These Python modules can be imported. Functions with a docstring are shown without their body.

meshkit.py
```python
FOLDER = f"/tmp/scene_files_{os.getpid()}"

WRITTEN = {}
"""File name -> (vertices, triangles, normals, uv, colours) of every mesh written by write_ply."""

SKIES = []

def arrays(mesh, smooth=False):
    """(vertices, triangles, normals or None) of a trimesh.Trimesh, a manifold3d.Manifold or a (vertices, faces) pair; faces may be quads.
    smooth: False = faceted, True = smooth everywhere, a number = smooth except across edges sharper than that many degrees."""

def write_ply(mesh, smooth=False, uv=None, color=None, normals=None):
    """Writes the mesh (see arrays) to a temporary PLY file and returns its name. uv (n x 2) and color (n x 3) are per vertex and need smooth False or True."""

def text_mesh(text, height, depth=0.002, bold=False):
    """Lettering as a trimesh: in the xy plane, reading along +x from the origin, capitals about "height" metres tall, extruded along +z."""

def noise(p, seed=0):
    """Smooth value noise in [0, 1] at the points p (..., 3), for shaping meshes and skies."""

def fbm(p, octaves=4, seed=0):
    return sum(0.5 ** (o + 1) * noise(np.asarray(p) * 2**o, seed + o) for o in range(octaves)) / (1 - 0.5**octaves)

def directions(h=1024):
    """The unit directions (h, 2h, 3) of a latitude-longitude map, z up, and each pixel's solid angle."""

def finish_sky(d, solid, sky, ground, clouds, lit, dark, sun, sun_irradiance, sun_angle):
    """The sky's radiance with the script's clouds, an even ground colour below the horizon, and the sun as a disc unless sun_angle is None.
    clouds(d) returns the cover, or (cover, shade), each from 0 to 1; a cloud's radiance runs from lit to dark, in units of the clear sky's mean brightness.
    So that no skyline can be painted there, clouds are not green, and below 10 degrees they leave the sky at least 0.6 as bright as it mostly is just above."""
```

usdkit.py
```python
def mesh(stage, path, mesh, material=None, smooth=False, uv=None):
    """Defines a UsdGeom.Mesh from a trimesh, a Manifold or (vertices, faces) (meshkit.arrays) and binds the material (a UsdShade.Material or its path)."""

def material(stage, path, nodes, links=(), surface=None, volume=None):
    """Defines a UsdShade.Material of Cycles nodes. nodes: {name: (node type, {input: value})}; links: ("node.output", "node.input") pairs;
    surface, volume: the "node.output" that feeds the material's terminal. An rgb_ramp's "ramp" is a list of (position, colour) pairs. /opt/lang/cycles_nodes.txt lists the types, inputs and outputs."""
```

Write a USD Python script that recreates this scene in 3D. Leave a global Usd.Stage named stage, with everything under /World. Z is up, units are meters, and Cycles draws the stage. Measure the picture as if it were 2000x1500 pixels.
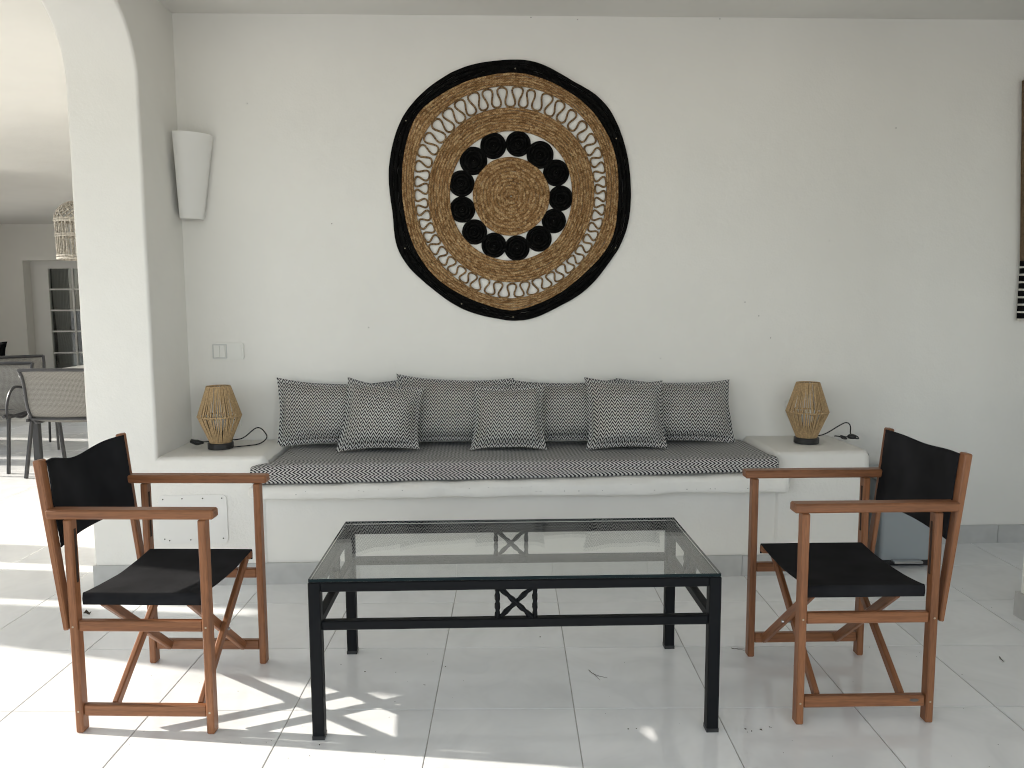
import math, random
import numpy as np, trimesh, usdkit, meshkit
import shapely.geometry as sg
from pxr import Usd, UsdGeom, UsdLux, UsdShade, Gf, Sdf

random.seed(7)
RNG = np.random.default_rng(7)
stage = Usd.Stage.CreateInMemory()
UsdGeom.SetStageUpAxis(stage, UsdGeom.Tokens.z)
UsdGeom.SetStageMetersPerUnit(stage, 1.0)
UsdGeom.Xform.Define(stage, '/World')
UsdGeom.Scope.Define(stage, '/World/Looks')

# ------------------------------------------------------------------ camera, sky, sun, exposure
FPX, CAM_H, PITCH, ROLL = 1553.0, 1.308, math.atan(163 / 1553.0), 0.005
EXPOSURE = 1.25
SUN_ELEV, SUN_AZ = math.radians(23.8), math.radians(7.0)      # azimuth measured from -x towards +y
SUN_INTENSITY, SKY_STRENGTH = 0.85, 0.14
to_sun = np.array([-math.cos(SUN_AZ) * math.cos(SUN_ELEV), math.sin(SUN_AZ) * math.cos(SUN_ELEV), math.sin(SUN_ELEV)])

cp, sp = math.cos(PITCH), math.sin(PITCH)
cam_f = np.array([0, cp, -sp]); cam_u0 = np.array([0, sp, cp]); cam_r0 = np.array([1.0, 0, 0])
cam_r = cam_r0 * math.cos(ROLL) - cam_u0 * math.sin(ROLL)
cam_u = cam_u0 * math.cos(ROLL) + cam_r0 * math.sin(ROLL)
cam_c = np.array([0, 0, CAM_H])
cam = UsdGeom.Camera.Define(stage, '/World/camera')
cam.AddTransformOp().Set(Gf.Matrix4d(*cam_r, 0, *cam_u, 0, *(-cam_f), 0, *cam_c, 1))
cam.CreateHorizontalApertureAttr(36.0); cam.CreateVerticalApertureAttr(27.0)
cam.CreateFocalLengthAttr(36.0 * FPX / 2000.0)
cam.CreateClippingRangeAttr(Gf.Vec2f(0.05, 1000))
cam.CreateExposureAttr(EXPOSURE)


def MAT(name, nodes, links=(), surface=None, volume=None):
    return usdkit.material(stage, '/World/Looks/' + name, nodes, links, surface, volume)


sky_mat = MAT('sky_look', {
    's': ('sky_texture', {'sky_type': 'single_scattering', 'sun_disc': False, 'sun_elevation': SUN_ELEV,
                          'sun_rotation': math.atan2(to_sun[0], to_sun[1]), 'aerosol_density': .4}),
    'h': ('hsv', {'saturation': .5}),
    'b': ('background_shader', {'strength': SKY_STRENGTH})}, [('s.color', 'h.color'), ('h.color', 'b.color')], 'b.background')
sky = UsdLux.DomeLight.Define(stage, '/World/sky')
UsdShade.MaterialBindingAPI.Apply(sky.GetPrim()).Bind(sky_mat)
sky.GetPrim().SetCustomDataByKey('kind', 'structure')
sun = UsdLux.DistantLight.Define(stage, '/World/sun')
sun.CreateIntensityAttr(SUN_INTENSITY); sun.CreateAngleAttr(0.5); sun.CreateNormalizeAttr(True)
sun.CreateColorAttr(Gf.Vec3f(1.0, 0.945, 0.86))
zz = to_sun; xx = np.cross([0, 0, 1.0], zz); xx /= np.linalg.norm(xx); yy = np.cross(zz, xx)
sun.AddTransformOp().Set(Gf.Matrix4d(*xx, 0, *yy, 0, *zz, 0, 0, 0, 20, 1))


# ------------------------------------------------------------------ photo measurements to places
def ray(u, v):
    return cam_f + cam_r * (u - 1000) / FPX + cam_u * (750 - v) / FPX


def at_z(u, v, z=0.0):
    d = ray(u, v); return cam_c + d * ((z - CAM_H) / d[2])


def at_y(u, v, y):
    d = ray(u, v); return cam_c + d * (y / d[1])


def px(p):
    q = np.asarray(p) - cam_c; w = q @ cam_f
    return 1000 + FPX * (q @ cam_r) / w, 750 - FPX * (q @ cam_u) / w, w


WK = math.atan(0.0366)                       # the house wall is turned 2.1 degrees against the tile grid
WE, WN = np.array([math.cos(WK), math.sin(WK), 0]), np.array([-math.sin(WK), math.cos(WK), 0])
WALL_B, FRONT_B = 4.0723, 3.6306             # back wall, bench front (distance along WN)
CEIL = 2.70


def W(p):
    p = np.atleast_2d(np.asarray(p, float))
    return p[:, :1] * WE + p[:, 1:2] * WN + p[:, 2:3] * np.array([0, 0, 1.0])


def W1(a, b, z):
    return W([(a, b, z)])[0]


def wa(x, b):                                # wall coordinate a of world x at depth b
    return (x + b * math.sin(WK)) / math.cos(WK)


# ------------------------------------------------------------------ names and tags
used = {}


def free(path):
    if path not in used:
        used[path] = 0
        return path
    used[path] += 1
    return free('%s_%03d' % (path, used[path]))


def tag(prim, label=None, cat=None, group=None, kind=None):
    for k, v in (('label', label), ('category', cat), ('group', group), ('kind', kind)):
        if v:
            prim.SetCustomDataByKey(k, v)
    return prim


class Thing:
    def __init__(self, name, label=None, cat=None, loc=(0, 0, 0), rz=0.0, group=None, kind=None):
        self.loc, self.rz = np.asarray(loc, float), rz
        self.x = UsdGeom.Xform.Define(stage, free('/World/' + name))
        self.x.AddTranslateOp().Set(Gf.Vec3d(*map(float, loc)))
        if rz:
            self.x.AddRotateZOp().Set(math.degrees(rz))
        self.prim, self.path = self.x.GetPrim(), str(self.x.GetPath())
        tag(self.prim, label, cat, group, kind)

    def part(self, name, mesh, mat, smooth=False, uv=None, label=None, under=None, kind=None, local=False):
        v, f = arr(mesh)
        if not local:
            v = v - self.loc
            if self.rz:
                c, s = math.cos(-self.rz), math.sin(-self.rz)
                v = v @ np.array([[c, s, 0], [-s, c, 0], [0, 0, 1]])
        m = usdkit.mesh(stage, free((under or self.path) + '/' + name), (v, f), mat, smooth, uv)
        tag(m.GetPrim(), label, kind=kind)
        return str(m.GetPath())


def solo(name, mesh, mat, label=None, cat=None, group=None, kind=None, smooth=False, uv=None):
    m = usdkit.mesh(stage, free('/World/' + name), arr(mesh), mat, smooth, uv)
    tag(m.GetPrim(), label, cat, group, kind)
    return m


# ------------------------------------------------------------------ mesh helpers
def arr(mesh):
    if isinstance(mesh, (tuple, list)):
        v, f = np.asarray(mesh[0], float), np.asarray(mesh[1], int)
        if f.shape[1] == 4:
            f = np.vstack([f[:, [0, 1, 2]], f[:, [0, 2, 3]]])
        return v, f
    return np.array(mesh.vertices, float), np.array(mesh.faces, int)


def cat_m(ms):
    vs, fs, n = [], [], 0
    for m in ms:
        v, f = arr(m)
        vs.append(v); fs.append(f + n); n += len(v)
    return np.vstack(vs), np.vstack(fs)


def box(lo, hi):
    lo, hi = np.asarray(lo, float), np.asarray(hi, float)
    b = trimesh.creation.box(extents=hi - lo); b.apply_translation((lo + hi) / 2)
    return arr(b)


def cbox(sx, sy, sz, c=0.002, c_ends=None):
    """chamfered box centred at the origin"""
    c = min(c, sx * .45, sy * .45, sz * .45)
    pts = []
    for i in (-1, 1):
        for j in (-1, 1):
            for k in (-1, 1):
                x, y, z = i * sx / 2, j * sy / 2, k * sz / 2
                pts += [(x - i * c, y - j * c, z), (x - i * c, y, z - k * c), (x, y - j * c, z - k * c)]
    h = trimesh.convex.convex_hull(np.array(pts))
    return arr(h)


def bar(p0, p1, side, tall, up=(0, 0, 1), c=0.003):
    """chamfered bar from p0 to p1; uv runs along it"""
    p0, p1 = np.asarray(p0, float), np.asarray(p1, float)
    d = p1 - p0; L = np.linalg.norm(d); d /= L
    up = np.asarray(up, float); y = np.cross(up, d)
    y /= np.linalg.norm(y); z = np.cross(d, y)
    v, f = cbox(L, side, tall, c)
    uv = np.stack([v[:, 0] + p0.sum() * 3.1, v[:, 1] * 1.0 + v[:, 2] * 1.0 + p0[1] * 1.7], 1)
    return (v[:, :1] * d + v[:, 1:2] * y + v[:, 2:3] * z + (p0 + p1) / 2, f), uv


def grid(nu, nv):
    i = np.arange(nu * nv).reshape(nv, nu)
    q = np.stack([i[:-1, :-1], i[:-1, 1:], i[1:, 1:], i[1:, :-1]], -1).reshape(-1, 4)
    return np.vstack([q[:, [0, 1, 2]], q[:, [0, 2, 3]]])


def tube(pts, r, sides=6, closed=False, cap=True):
    pts = np.asarray(pts, float); n = len(pts)
    r = np.broadcast_to(np.asarray(r, float), (n,))
    t = (np.roll(pts, -1, 0) - np.roll(pts, 1, 0)) if closed else np.gradient(pts, axis=0)
    t /= np.linalg.norm(t, axis=1, keepdims=True) + 1e-12
    ref = np.array([0, 0, 1.0]) if abs(t[0][2]) < .9 else np.array([1.0, 0, 0])
    x = np.cross(t[0], ref); x /= np.linalg.norm(x); X = []
    for k in range(n):
        x = x - t[k] * (x @ t[k]); x /= np.linalg.norm(x) + 1e-12; X.append(x.copy())
    X = np.array(X); Y = np.cross(t, X)
    a = np.linspace(0, 2 * np.pi, sides, endpoint=False)
    v = pts[:, None] + r[:, None, None] * (X[:, None] * np.cos(a)[None, :, None] + Y[:, None] * np.sin(a)[None, :, None])
    v = v.reshape(-1, 3); f = []
    m = n if closed else n - 1
    for k in range(m):
        k2 = (k + 1) % n
        for j in range(sides):
            j2 = (j + 1) % sides
            f.append((k * sides + j, k * sides + j2, k2 * sides + j2, k2 * sides + j))
    f = np.array(f); f = np.vstack([f[:, [0, 1, 2]], f[:, [0, 2, 3]]])
    if cap and not closed:
        c0 = [(0, j + 1, j) for j in range(1, sides - 1)]
        o = (n - 1) * sides
        c1 = [(o, o + j, o + j + 1) for j in range(1, sides - 1)]
        f = np.vstack([f, c0, c1])
    return v, f


def smooth_path(pts, n=60):
    from scipy.interpolate import CubicSpline
    pts = np.asarray(pts, float)
    s = np.r_[0, np.cumsum(np.linalg.norm(np.diff(pts, axis=0), axis=1))]
    return CubicSpline(s, pts)(np.linspace(0, s[-1], n))


def lathe(prof, n=40, a0=0.0, a1=2 * np.pi):
    """prof: (r, z) rows"""
    prof = np.asarray(prof, float); full = abs(a1 - a0 - 2 * np.pi) < 1e-6
    a = np.linspace(a0, a1, n + 1)
    v = np.stack([prof[:, 0][None] * np.cos(a)[:, None], prof[:, 0][None] * np.sin(a)[:, None], np.broadcast_to(prof[:, 1], (n + 1, len(prof)))], -1)
    return v.reshape(-1, 3), grid(len(prof), n + 1)


def plate(w, h, t, r, corner=6):
    """rounded plate lying in the xz plane, its face at y = -t"""
    p = sg.box(-w / 2 + r, -h / 2 + r, w / 2 - r, h / 2 - r).buffer(r, quad_segs=corner)
    m = trimesh.creation.extrude_polygon(p, t)
    v = np.array(m.vertices)
    return np.stack([v[:, 0], -v[:, 2], v[:, 1]], 1), np.array(m.faces)[:, ::-1] * 1


def fixn(mesh):
    v, f = arr(mesh)
    m = trimesh.Trimesh(v, f, process=False)
    if m.volume < 0:
        f = f[:, ::-1]
    return v, f


def soft_box(lo, hi, r, step=0.03, amp=0.0, freq=6.0, seed=0):
    """rounded box with a fine grid, edges wobbling like hand-trowelled plaster"""
    lo, hi = np.asarray(lo, float), np.asarray(hi, float)
    size = hi - lo; ms = []
    for ax in range(3):
        u, w = (ax + 1) % 3, (ax + 2) % 3

        def line(L, st):
            n = max(2, int(L / st))
            mid = np.linspace(r, L - r, n)
            e = r * (1 - np.cos(np.linspace(0, np.pi / 2, 4)))[:-1]
            return np.r_[e, mid, (L - e)[::-1]]
        a, b = line(size[u], step), line(size[w], step)
        for sgn in (0, 1):
            A, B = np.meshgrid(a, b)
            v = np.zeros((A.size, 3)); v[:, u] = A.ravel(); v[:, w] = B.ravel(); v[:, ax] = size[ax] * sgn
            f = grid(len(a), len(b))
            ms.append((v, f if sgn else f[:, ::-1]))
    v, f = cat_m(ms)
    m = trimesh.Trimesh(v, f, process=True, merge_norm=True, merge_tex=True)
    m.merge_vertices(digits_vertex=6)
    v = np.array(m.vertices)
    q = np.clip(v, r, size - r); d = v - q
    L = np.linalg.norm(d, axis=1, keepdims=True)
    n = np.where(L > 1e-9, d / np.maximum(L, 1e-9), 0)
    v = q + n * r + lo
    if amp:
        v = v + n * ((meshkit.fbm(v * freq, 3, seed)[:, None] - .5) * 2 * amp)
    return v, np.array(m.faces)


def uvsphere(c, rx, ry, rz, n=8):
    m = trimesh.creation.icosphere(subdivisions=2)
    return np.array(m.vertices) * [rx, ry, rz] + c, np.array(m.faces)


def cyl(p0, p1, r, sides=12):
    return tube([p0, (np.asarray(p0, float) + np.asarray(p1, float)) / 2, p1], r, sides)


# ------------------------------------------------------------------ materials
def simple(name, col, rough=.5, metallic=0., spec=.5, bump=None, var=None, scale=20., **kw):
    n = {'p': ('principled_bsdf', dict(base_color=col, roughness=rough, metallic=metallic, specular_ior_level=spec, **kw))}
    l = []
    if bump or var:
        n['t'] = ('texture_coordinate', {}); n['n'] = ('noise_texture', {'scale': scale, 'detail': 4.0}); l.append(('t.object', 'n.vector'))
    if var:
        n['r'] = ('rgb_ramp', {'ramp': [(.3, tuple(c * (1 - var) for c in col)), (.7, tuple(min(1, c * (1 + var)) for c in col))]})
        l += [('n.fac', 'r.fac'), ('r.color', 'p.base_color')]
    if bump:
        n['b'] = ('bump', {'distance': bump, 'strength': 1.0}); l += [('n.fac', 'b.height'), ('b.normal', 'p.normal')]
    return MAT(name, n, l, 'p.BSDF')


PLASTER_COL = (.81, .79, .742)


def plaster(name, col=PLASTER_COL, fine=.0012, coarse=.006):
    return MAT(name, {
        'g': ('geometry', {}),
        'n1': ('noise_texture', {'scale': 2.2, 'detail': 3.0}),
        'n2': ('noise_texture', {'scale': 90.0, 'detail': 3.0, 'roughness': .6}),
        'n3': ('noise_texture', {'scale': 9.0, 'detail': 3.0}),
        'n4': ('noise_texture', {'scale': 0.9, 'detail': 4.0, 'roughness': .6}),
        'r': ('rgb_ramp', {'ramp': [(.25, tuple(c * .93 for c in col)), (.75, tuple(c * 1.02 for c in col))]}),
        'b1': ('bump', {'distance': coarse, 'strength': 1.0}),
        'b2': ('bump', {'distance': fine, 'strength': .7}),
        'b3': ('bump', {'distance': .003, 'strength': .8}),
        'p': ('principled_bsdf', {'roughness': .88, 'specular_ior_level': .25})},
        [('g.position', 'n1.vector'), ('g.position', 'n2.vector'), ('g.position', 'n3.vector'), ('g.position', 'n4.vector'),
         ('n4.fac', 'r.fac'), ('r.color', 'p.base_color'),
         ('n1.fac', 'b1.height'), ('b1.normal', 'b3.normal'), ('n3.fac', 'b3.height'), ('b3.normal', 'b2.normal'), ('n2.fac', 'b2.height'), ('b2.normal', 'p.normal')], 'p.BSDF')


M_plaster = plaster('plaster_look')
M_rough_plaster = plaster('rough_plaster_look', fine=.003, coarse=.008)

M_tile = MAT('floor_tile_look', {
    'g': ('geometry', {}), 'o': ('object_info', {}),
    'off': ('vector_math', {'math_type': 'multiply_add', 'vector2': (40., 23., 11.)}),
    'n1': ('noise_texture', {'scale': 3.5, 'detail': 6.0, 'roughness': .62, 'distortion': 1.2}),
    'n2': ('noise_texture', {'scale': 28.0, 'detail': 5.0, 'roughness': .6}),
    'n3': ('noise_texture', {'scale': 260.0, 'detail': 2.0}),
    'r': ('rgb_ramp', {'ramp': [(.28, (.775, .778, .775)), (.5, (.84, .843, .84)), (.72, (.88, .883, .88))]}),
    'spk': ('rgb_ramp', {'ramp': [(.0, (.55, .55, .55)), (.22, (.8, .8, .8)), (.3, (1, 1, 1)), (1., (1, 1, 1))]}),
    'mx': ('mix', {'mix_type': 'multiply', 'fac': .5}),
    'tone': ('map_range', {'from_min': 0., 'from_max': 1., 'to_min': .95, 'to_max': 1.03}),
    'mt': ('vector_math', {'math_type': 'scale'}),
    'rr': ('map_range', {'from_min': .3, 'from_max': .7, 'to_min': .05, 'to_max': .15}),
    'b': ('bump', {'distance': .0004, 'strength': .35}),
    'p': ('principled_bsdf', {'specular_ior_level': .65})},
    [('o.random', 'off.vector1'), ('g.position', 'off.vector3'), ('off.vector', 'n1.vector'), ('off.vector', 'n2.vector'), ('off.vector', 'n3.vector'),
     ('n1.fac', 'r.fac'), ('r.color', 'mx.color1'), ('n3.fac', 'spk.fac'), ('spk.color', 'mx.color2'),
     ('o.random', 'tone.value'), ('mx.color', 'mt.vector1'), ('tone.result', 'mt.scale'), ('mt.vector', 'p.base_color'),
     ('n2.fac', 'rr.value'), ('rr.result', 'p.roughness'), ('n1.fac', 'b.height'), ('b.normal', 'p.normal')], 'p.BSDF')
M_grout = simple('grout_look', (.42, .40, .37), .9, var=.25, scale=30)
M_skirt = simple('skirting_look', (.47, .465, .45), .45, var=.08, scale=14, bump=.0006)


def wood(name, dark, light):
    return MAT(name, {
        'u': ('uvmap', {'attribute': 'st'}), 'o': ('object_info', {}),
        'm': ('mapping', {'scale': (3.0, 55.0, 1.0)}),
        'm2': ('mapping', {'scale': (25.0, 420.0, 1.0)}),
        'n': ('noise_texture', {'scale': 1.0, 'detail': 5.0, 'roughness': .6, 'distortion': .6}),
        'n2': ('noise_texture', {'scale': 1.0, 'detail': 3.0}),
        'r': ('rgb_ramp', {'ramp': [(.25, dark), (.55, light), (.8, tuple(c * 1.15 for c in light))]}),
        'r2': ('rgb_ramp', {'ramp': [(.3, (.72, .7, .68)), (.55, (1, 1, 1))]}),
        'mx': ('mix', {'mix_type': 'multiply', 'fac': .85}),
        'tone': ('map_range', {'from_min': 0., 'from_max': 1., 'to_min': .86, 'to_max': 1.1}),
        'mt': ('vector_math', {'math_type': 'scale'}),
        'b': ('bump', {'distance': .0006, 'strength': .5}),
        'p': ('principled_bsdf', {'roughness': .42, 'specular_ior_level': .45})},
        [('u.UV', 'm.vector'), ('m.vector', 'n.vector'), ('u.UV', 'm2.vector'), ('m2.vector', 'n2.vector'),
         ('n.fac', 'r.fac'), ('r.color', 'mx.color1'), ('n2.fac', 'r2.fac'), ('r2.color', 'mx.color2'),
         ('o.random', 'tone.value'), ('mx.color', 'mt.vector1'), ('tone.result', 'mt.scale'), ('mt.vector', 'p.base_color'),
         ('n2.fac', 'b.height'), ('b.normal', 'p.normal')], 'p.BSDF')


M_wood = wood('teak_look', (.14, .050, .019), (.255, .104, .043))


def cloth(name, col, rough=.9, scale=900., sheen=.15, spec=.2):
    return MAT(name, {
        't': ('texture_coordinate', {}),
        'n': ('noise_texture', {'scale': scale, 'detail': 1.0}), 'n2': ('noise_texture', {'scale': 7.0, 'detail': 4.0}),
        'r': ('rgb_ramp', {'ramp': [(.3, tuple(c * .75 for c in col)), (.7, tuple(c * 1.35 for c in col))]}),
        'b': ('bump', {'distance': .0008, 'strength': .7}), 'b2': ('bump', {'distance': .004, 'strength': .6}),
        'p': ('principled_bsdf', {'roughness': rough, 'specular_ior_level': spec, 'sheen_weight': sheen, 'sheen_roughness': .5})},
        [('t.object', 'n.vector'), ('t.object', 'n2.vector'), ('n2.fac', 'r.fac'), ('r.color', 'p.base_color'),
         ('n2.fac', 'b2.height'), ('b2.normal', 'b.normal'), ('n.fac', 'b.height'), ('b.normal', 'p.normal')], 'p.BSDF')


M_canvas = cloth('black_canvas_look', (.018, .018, .0195), sheen=0., spec=.06)
M_black_cotton = cloth('black_cotton_look', (.006, .006, .0065), scale=400., sheen=.0, spec=.05)
M_black_iron = simple('black_iron_look', (.005, .0055, .0065), .5, bump=.0006, scale=60, spec=.14)
M_black_plastic = simple('black_plastic_look', (.012, .012, .012), .4)
M_white_plastic = simple('white_plastic_look', (.76, .75, .70), .4)
M_white_paint = simple('white_paint_look', (.77, .755, .72), .5, bump=.0004, scale=40)
M_bin = simple('bin_look', (.33, .36, .375), .35)
M_key_frame = simple('key_frame_look', (.55, .55, .53), .4)
M_steel = simple('steel_look', (.62, .62, .62), .25, metallic=1.0)
M_screw = simple('screw_look', (.16, .15, .14), .45, metallic=.8)
M_screw_dark = simple('speck_look', (.10, .09, .08), .9)
M_nail = simple('nail_look', (.5, .45, .35), .35, metallic=1.0)
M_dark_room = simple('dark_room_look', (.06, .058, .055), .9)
M_leaf = simple('dry_leaf_look', (.045, .035, .02), .8)
M_twig = simple('twig_look', (.05, .04, .03), .8)
M_slot = simple('slot_look', (.03, .015, .008), .9)
M_ground = simple('paving_look', (.72, .70, .65), .9, var=.10, scale=3.)


def herringbone(name, w=.028, p=.0185, slope=1.35):
    return MAT(name, {
        'u': ('uvmap', {'attribute': 'st'}), 's': ('separate_xyz', {}),
        'pp': ('math', {'math_type': 'pingpong', 'value2': w / 2}),
        'k': ('math', {'math_type': 'multiply_add', 'value2': slope}),
        'd': ('math', {'math_type': 'divide', 'value2': p}),
        'fr': ('math', {'math_type': 'fraction'}),
        'tri': ('math', {'math_type': 'pingpong', 'value2': .5}),
        'e': ('map_range', {'from_min': .21, 'from_max': .29, 'to_min': 0., 'to_max': 1., 'clamp': True}),
        'n': ('noise_texture', {'scale': 700., 'detail': 1.}), 'n2': ('noise_texture', {'scale': 10., 'detail': 3.}),
        'c': ('mix', {'mix_type': 'mix', 'color1': (.016, .016, .02), 'color2': (.61, .605, .58)}),
        'v': ('rgb_ramp', {'ramp': [(.3, (.82, .82, .82)), (.7, (1, 1, 1))]}),
        'mx': ('mix', {'mix_type': 'multiply', 'fac': .8}),
        'b': ('bump', {'distance': .001, 'strength': .6}), 'b2': ('bump', {'distance': .006, 'strength': .5}),
        'pr': ('principled_bsdf', {'roughness': .92, 'specular_ior_level': .15, 'sheen_weight': .08})},
        [('u.UV', 's.vector'), ('s.x', 'pp.value1'), ('pp.value', 'k.value1'), ('s.y', 'k.value3'), ('k.value', 'd.value1'), ('d.value', 'tri.value1'),
         ('tri.value', 'e.value'), ('e.result', 'c.fac'), ('u.UV', 'n.vector'), ('u.UV', 'n2.vector'), ('n.fac', 'v.fac'), ('c.color', 'mx.color1'), ('v.color', 'mx.color2'),
         ('mx.color', 'pr.base_color'), ('n2.fac', 'b2.height'), ('b2.normal', 'b.normal'), ('e.result', 'b.height'), ('b.normal', 'pr.normal')], 'pr.BSDF')


M_herring = herringbone('herringbone_look', .029, .0190, 1.65)


def jute(name, dark, mid, light, du, dv, spec=.2):
    """braided cord: uv = metres along the row, row number across"""
    return MAT(name, {
        'u': ('uvmap', {'attribute': 'st'}), 's': ('separate_xyz', {}),
        'tri': ('math', {'math_type': 'pingpong', 'value2': .5}),
        'k': ('math', {'math_type': 'multiply_add', 'value2': .022}),
        'sc': ('math', {'math_type': 'divide', 'value2': du}),
        'w': ('math', {'math_type': 'pingpong', 'value2': .5}),
        'm': ('mapping', {'scale': (160., 2.2, 1.)}),
        'n': ('noise_texture', {'scale': 1.0, 'detail': 3.0, 'roughness': .7}),
        'm3': ('mapping', {'scale': (9., .35, 1.)}),
        'n3': ('noise_texture', {'scale': 1.0, 'detail': 2.0}),
        'mv': ('mapping', {'scale': (1 / du, 2.0, 1.)}), 'vo': ('voronoi_texture', {'scale': 1.0, 'dimensions': '2D', 'randomness': .85}),
        'hv': ('rgb_to_bw', {}), 'av': ('mix_float', {'fac': .55}),
        'r': ('rgb_ramp', {'ramp': [(.22, dark), (.48, mid), (.74, light)]}),
        'r3': ('rgb_ramp', {'ramp': [(.3, (.72, .68, .62)), (.65, (1.05, 1.05, 1.05))]}),
        'rw': ('rgb_ramp', {'ramp': [(.0, (.42, .38, .33)), (.16, (.85, .84, .82)), (.5, (1, 1, 1))]}),
        'mx': ('mix', {'mix_type': 'multiply', 'fac': 1.}), 'mx2': ('mix', {'mix_type': 'multiply', 'fac': .8}),
        'b': ('bump', {'distance': .004, 'strength': .8}),
        'p': ('principled_bsdf', {'roughness': .85, 'specular_ior_level': spec})},
        [('u.UV', 's.vector'), ('s.y', 'tri.value1'), ('tri.value', 'k.value1'), ('s.x', 'k.value3'), ('k.value', 'sc.value1'), ('sc.value', 'w.value1'),
         ('u.UV', 'm.vector'), ('m.vector', 'n.vector'), ('u.UV', 'mv.vector'), ('mv.vector', 'vo.vector'), ('vo.color', 'hv.color'), ('n.fac', 'av.a'), ('hv.val', 'av.b'), ('av.result', 'r.fac'), ('r.color', 'mx.color1'), ('w.value', 'rw.fac'), ('rw.color', 'mx.color2'),
         ('u.UV', 'm3.vector'), ('m3.vector', 'n3.vector'), ('n3.fac', 'r3.fac'), ('mx.color', 'mx2.color1'), ('r3.color', 'mx2.color2'),
         ('mx2.color', 'p.base_color'), ('w.value', 'b.height'), ('b.normal', 'p.normal')], 'p.BSDF')


M_jute = jute('jute_look', (.17, .083, .030), (.37, .215, .095), (.63, .44, .24), .0125, 1)
M_jute_cord = jute('jute_cord_look', (.10, .05, .022), (.26, .16, .075), (.45, .31, .17), .006, 1)
M_rope = simple('rope_look', (.46, .315, .165), .85, var=.25, scale=120., bump=.001)
M_black_braid = jute('black_braid_look', (.004, .004, .004), (.007, .007, .007), (.010, .010, .010), .0125, 1, spec=.04)

M_glass = MAT('table_glass_look', {
    'g': ('geometry', {}),
    'ior': ('math', {'math_type': 'multiply_add', 'value2': 1 / 1.5 - 1.5, 'value3': 1.5}),
    'f': ('fresnel', {}), 't': ('transparent_bsdf', {'color': (.96, .967, .96)}), 'gl': ('glossy_bsdf', {'color': (1, 1, 1), 'roughness': .0}),
    'm': ('mix_closure', {})},
    [('g.backfacing', 'ior.value1'), ('ior.value', 'f.IOR'), ('f.fac', 'm.fac'), ('t.BSDF', 'm.closure1'), ('gl.BSDF', 'm.closure2')], 'm.closure')
M_glass_edge = simple('glass_edge_look', (.004, .011, .012), .1, spec=.25)
M_pane = MAT('window_pane_look', {
    'g': ('geometry', {}),
    'ior': ('math', {'math_type': 'multiply_add', 'value2': 1 / 1.5 - 1.5, 'value3': 1.5}),
    'f': ('fresnel', {}), 't': ('transparent_bsdf', {'color': (.8, .82, .82)}), 'gl': ('glossy_bsdf', {'color': (1, 1, 1), 'roughness': .02}),
    'm': ('mix_closure', {})},
    [('g.backfacing', 'ior.value1'), ('ior.value', 'f.IOR'), ('f.fac', 'm.fac'), ('t.BSDF', 'm.closure1'), ('gl.BSDF', 'm.closure2')], 'm.closure')
M_curtain = simple('curtain_look', (.55, .53, .50), .9)
M_frame_grey = simple('grey_frame_look', (.028, .028, .03), .4, metallic=.1)
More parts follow.
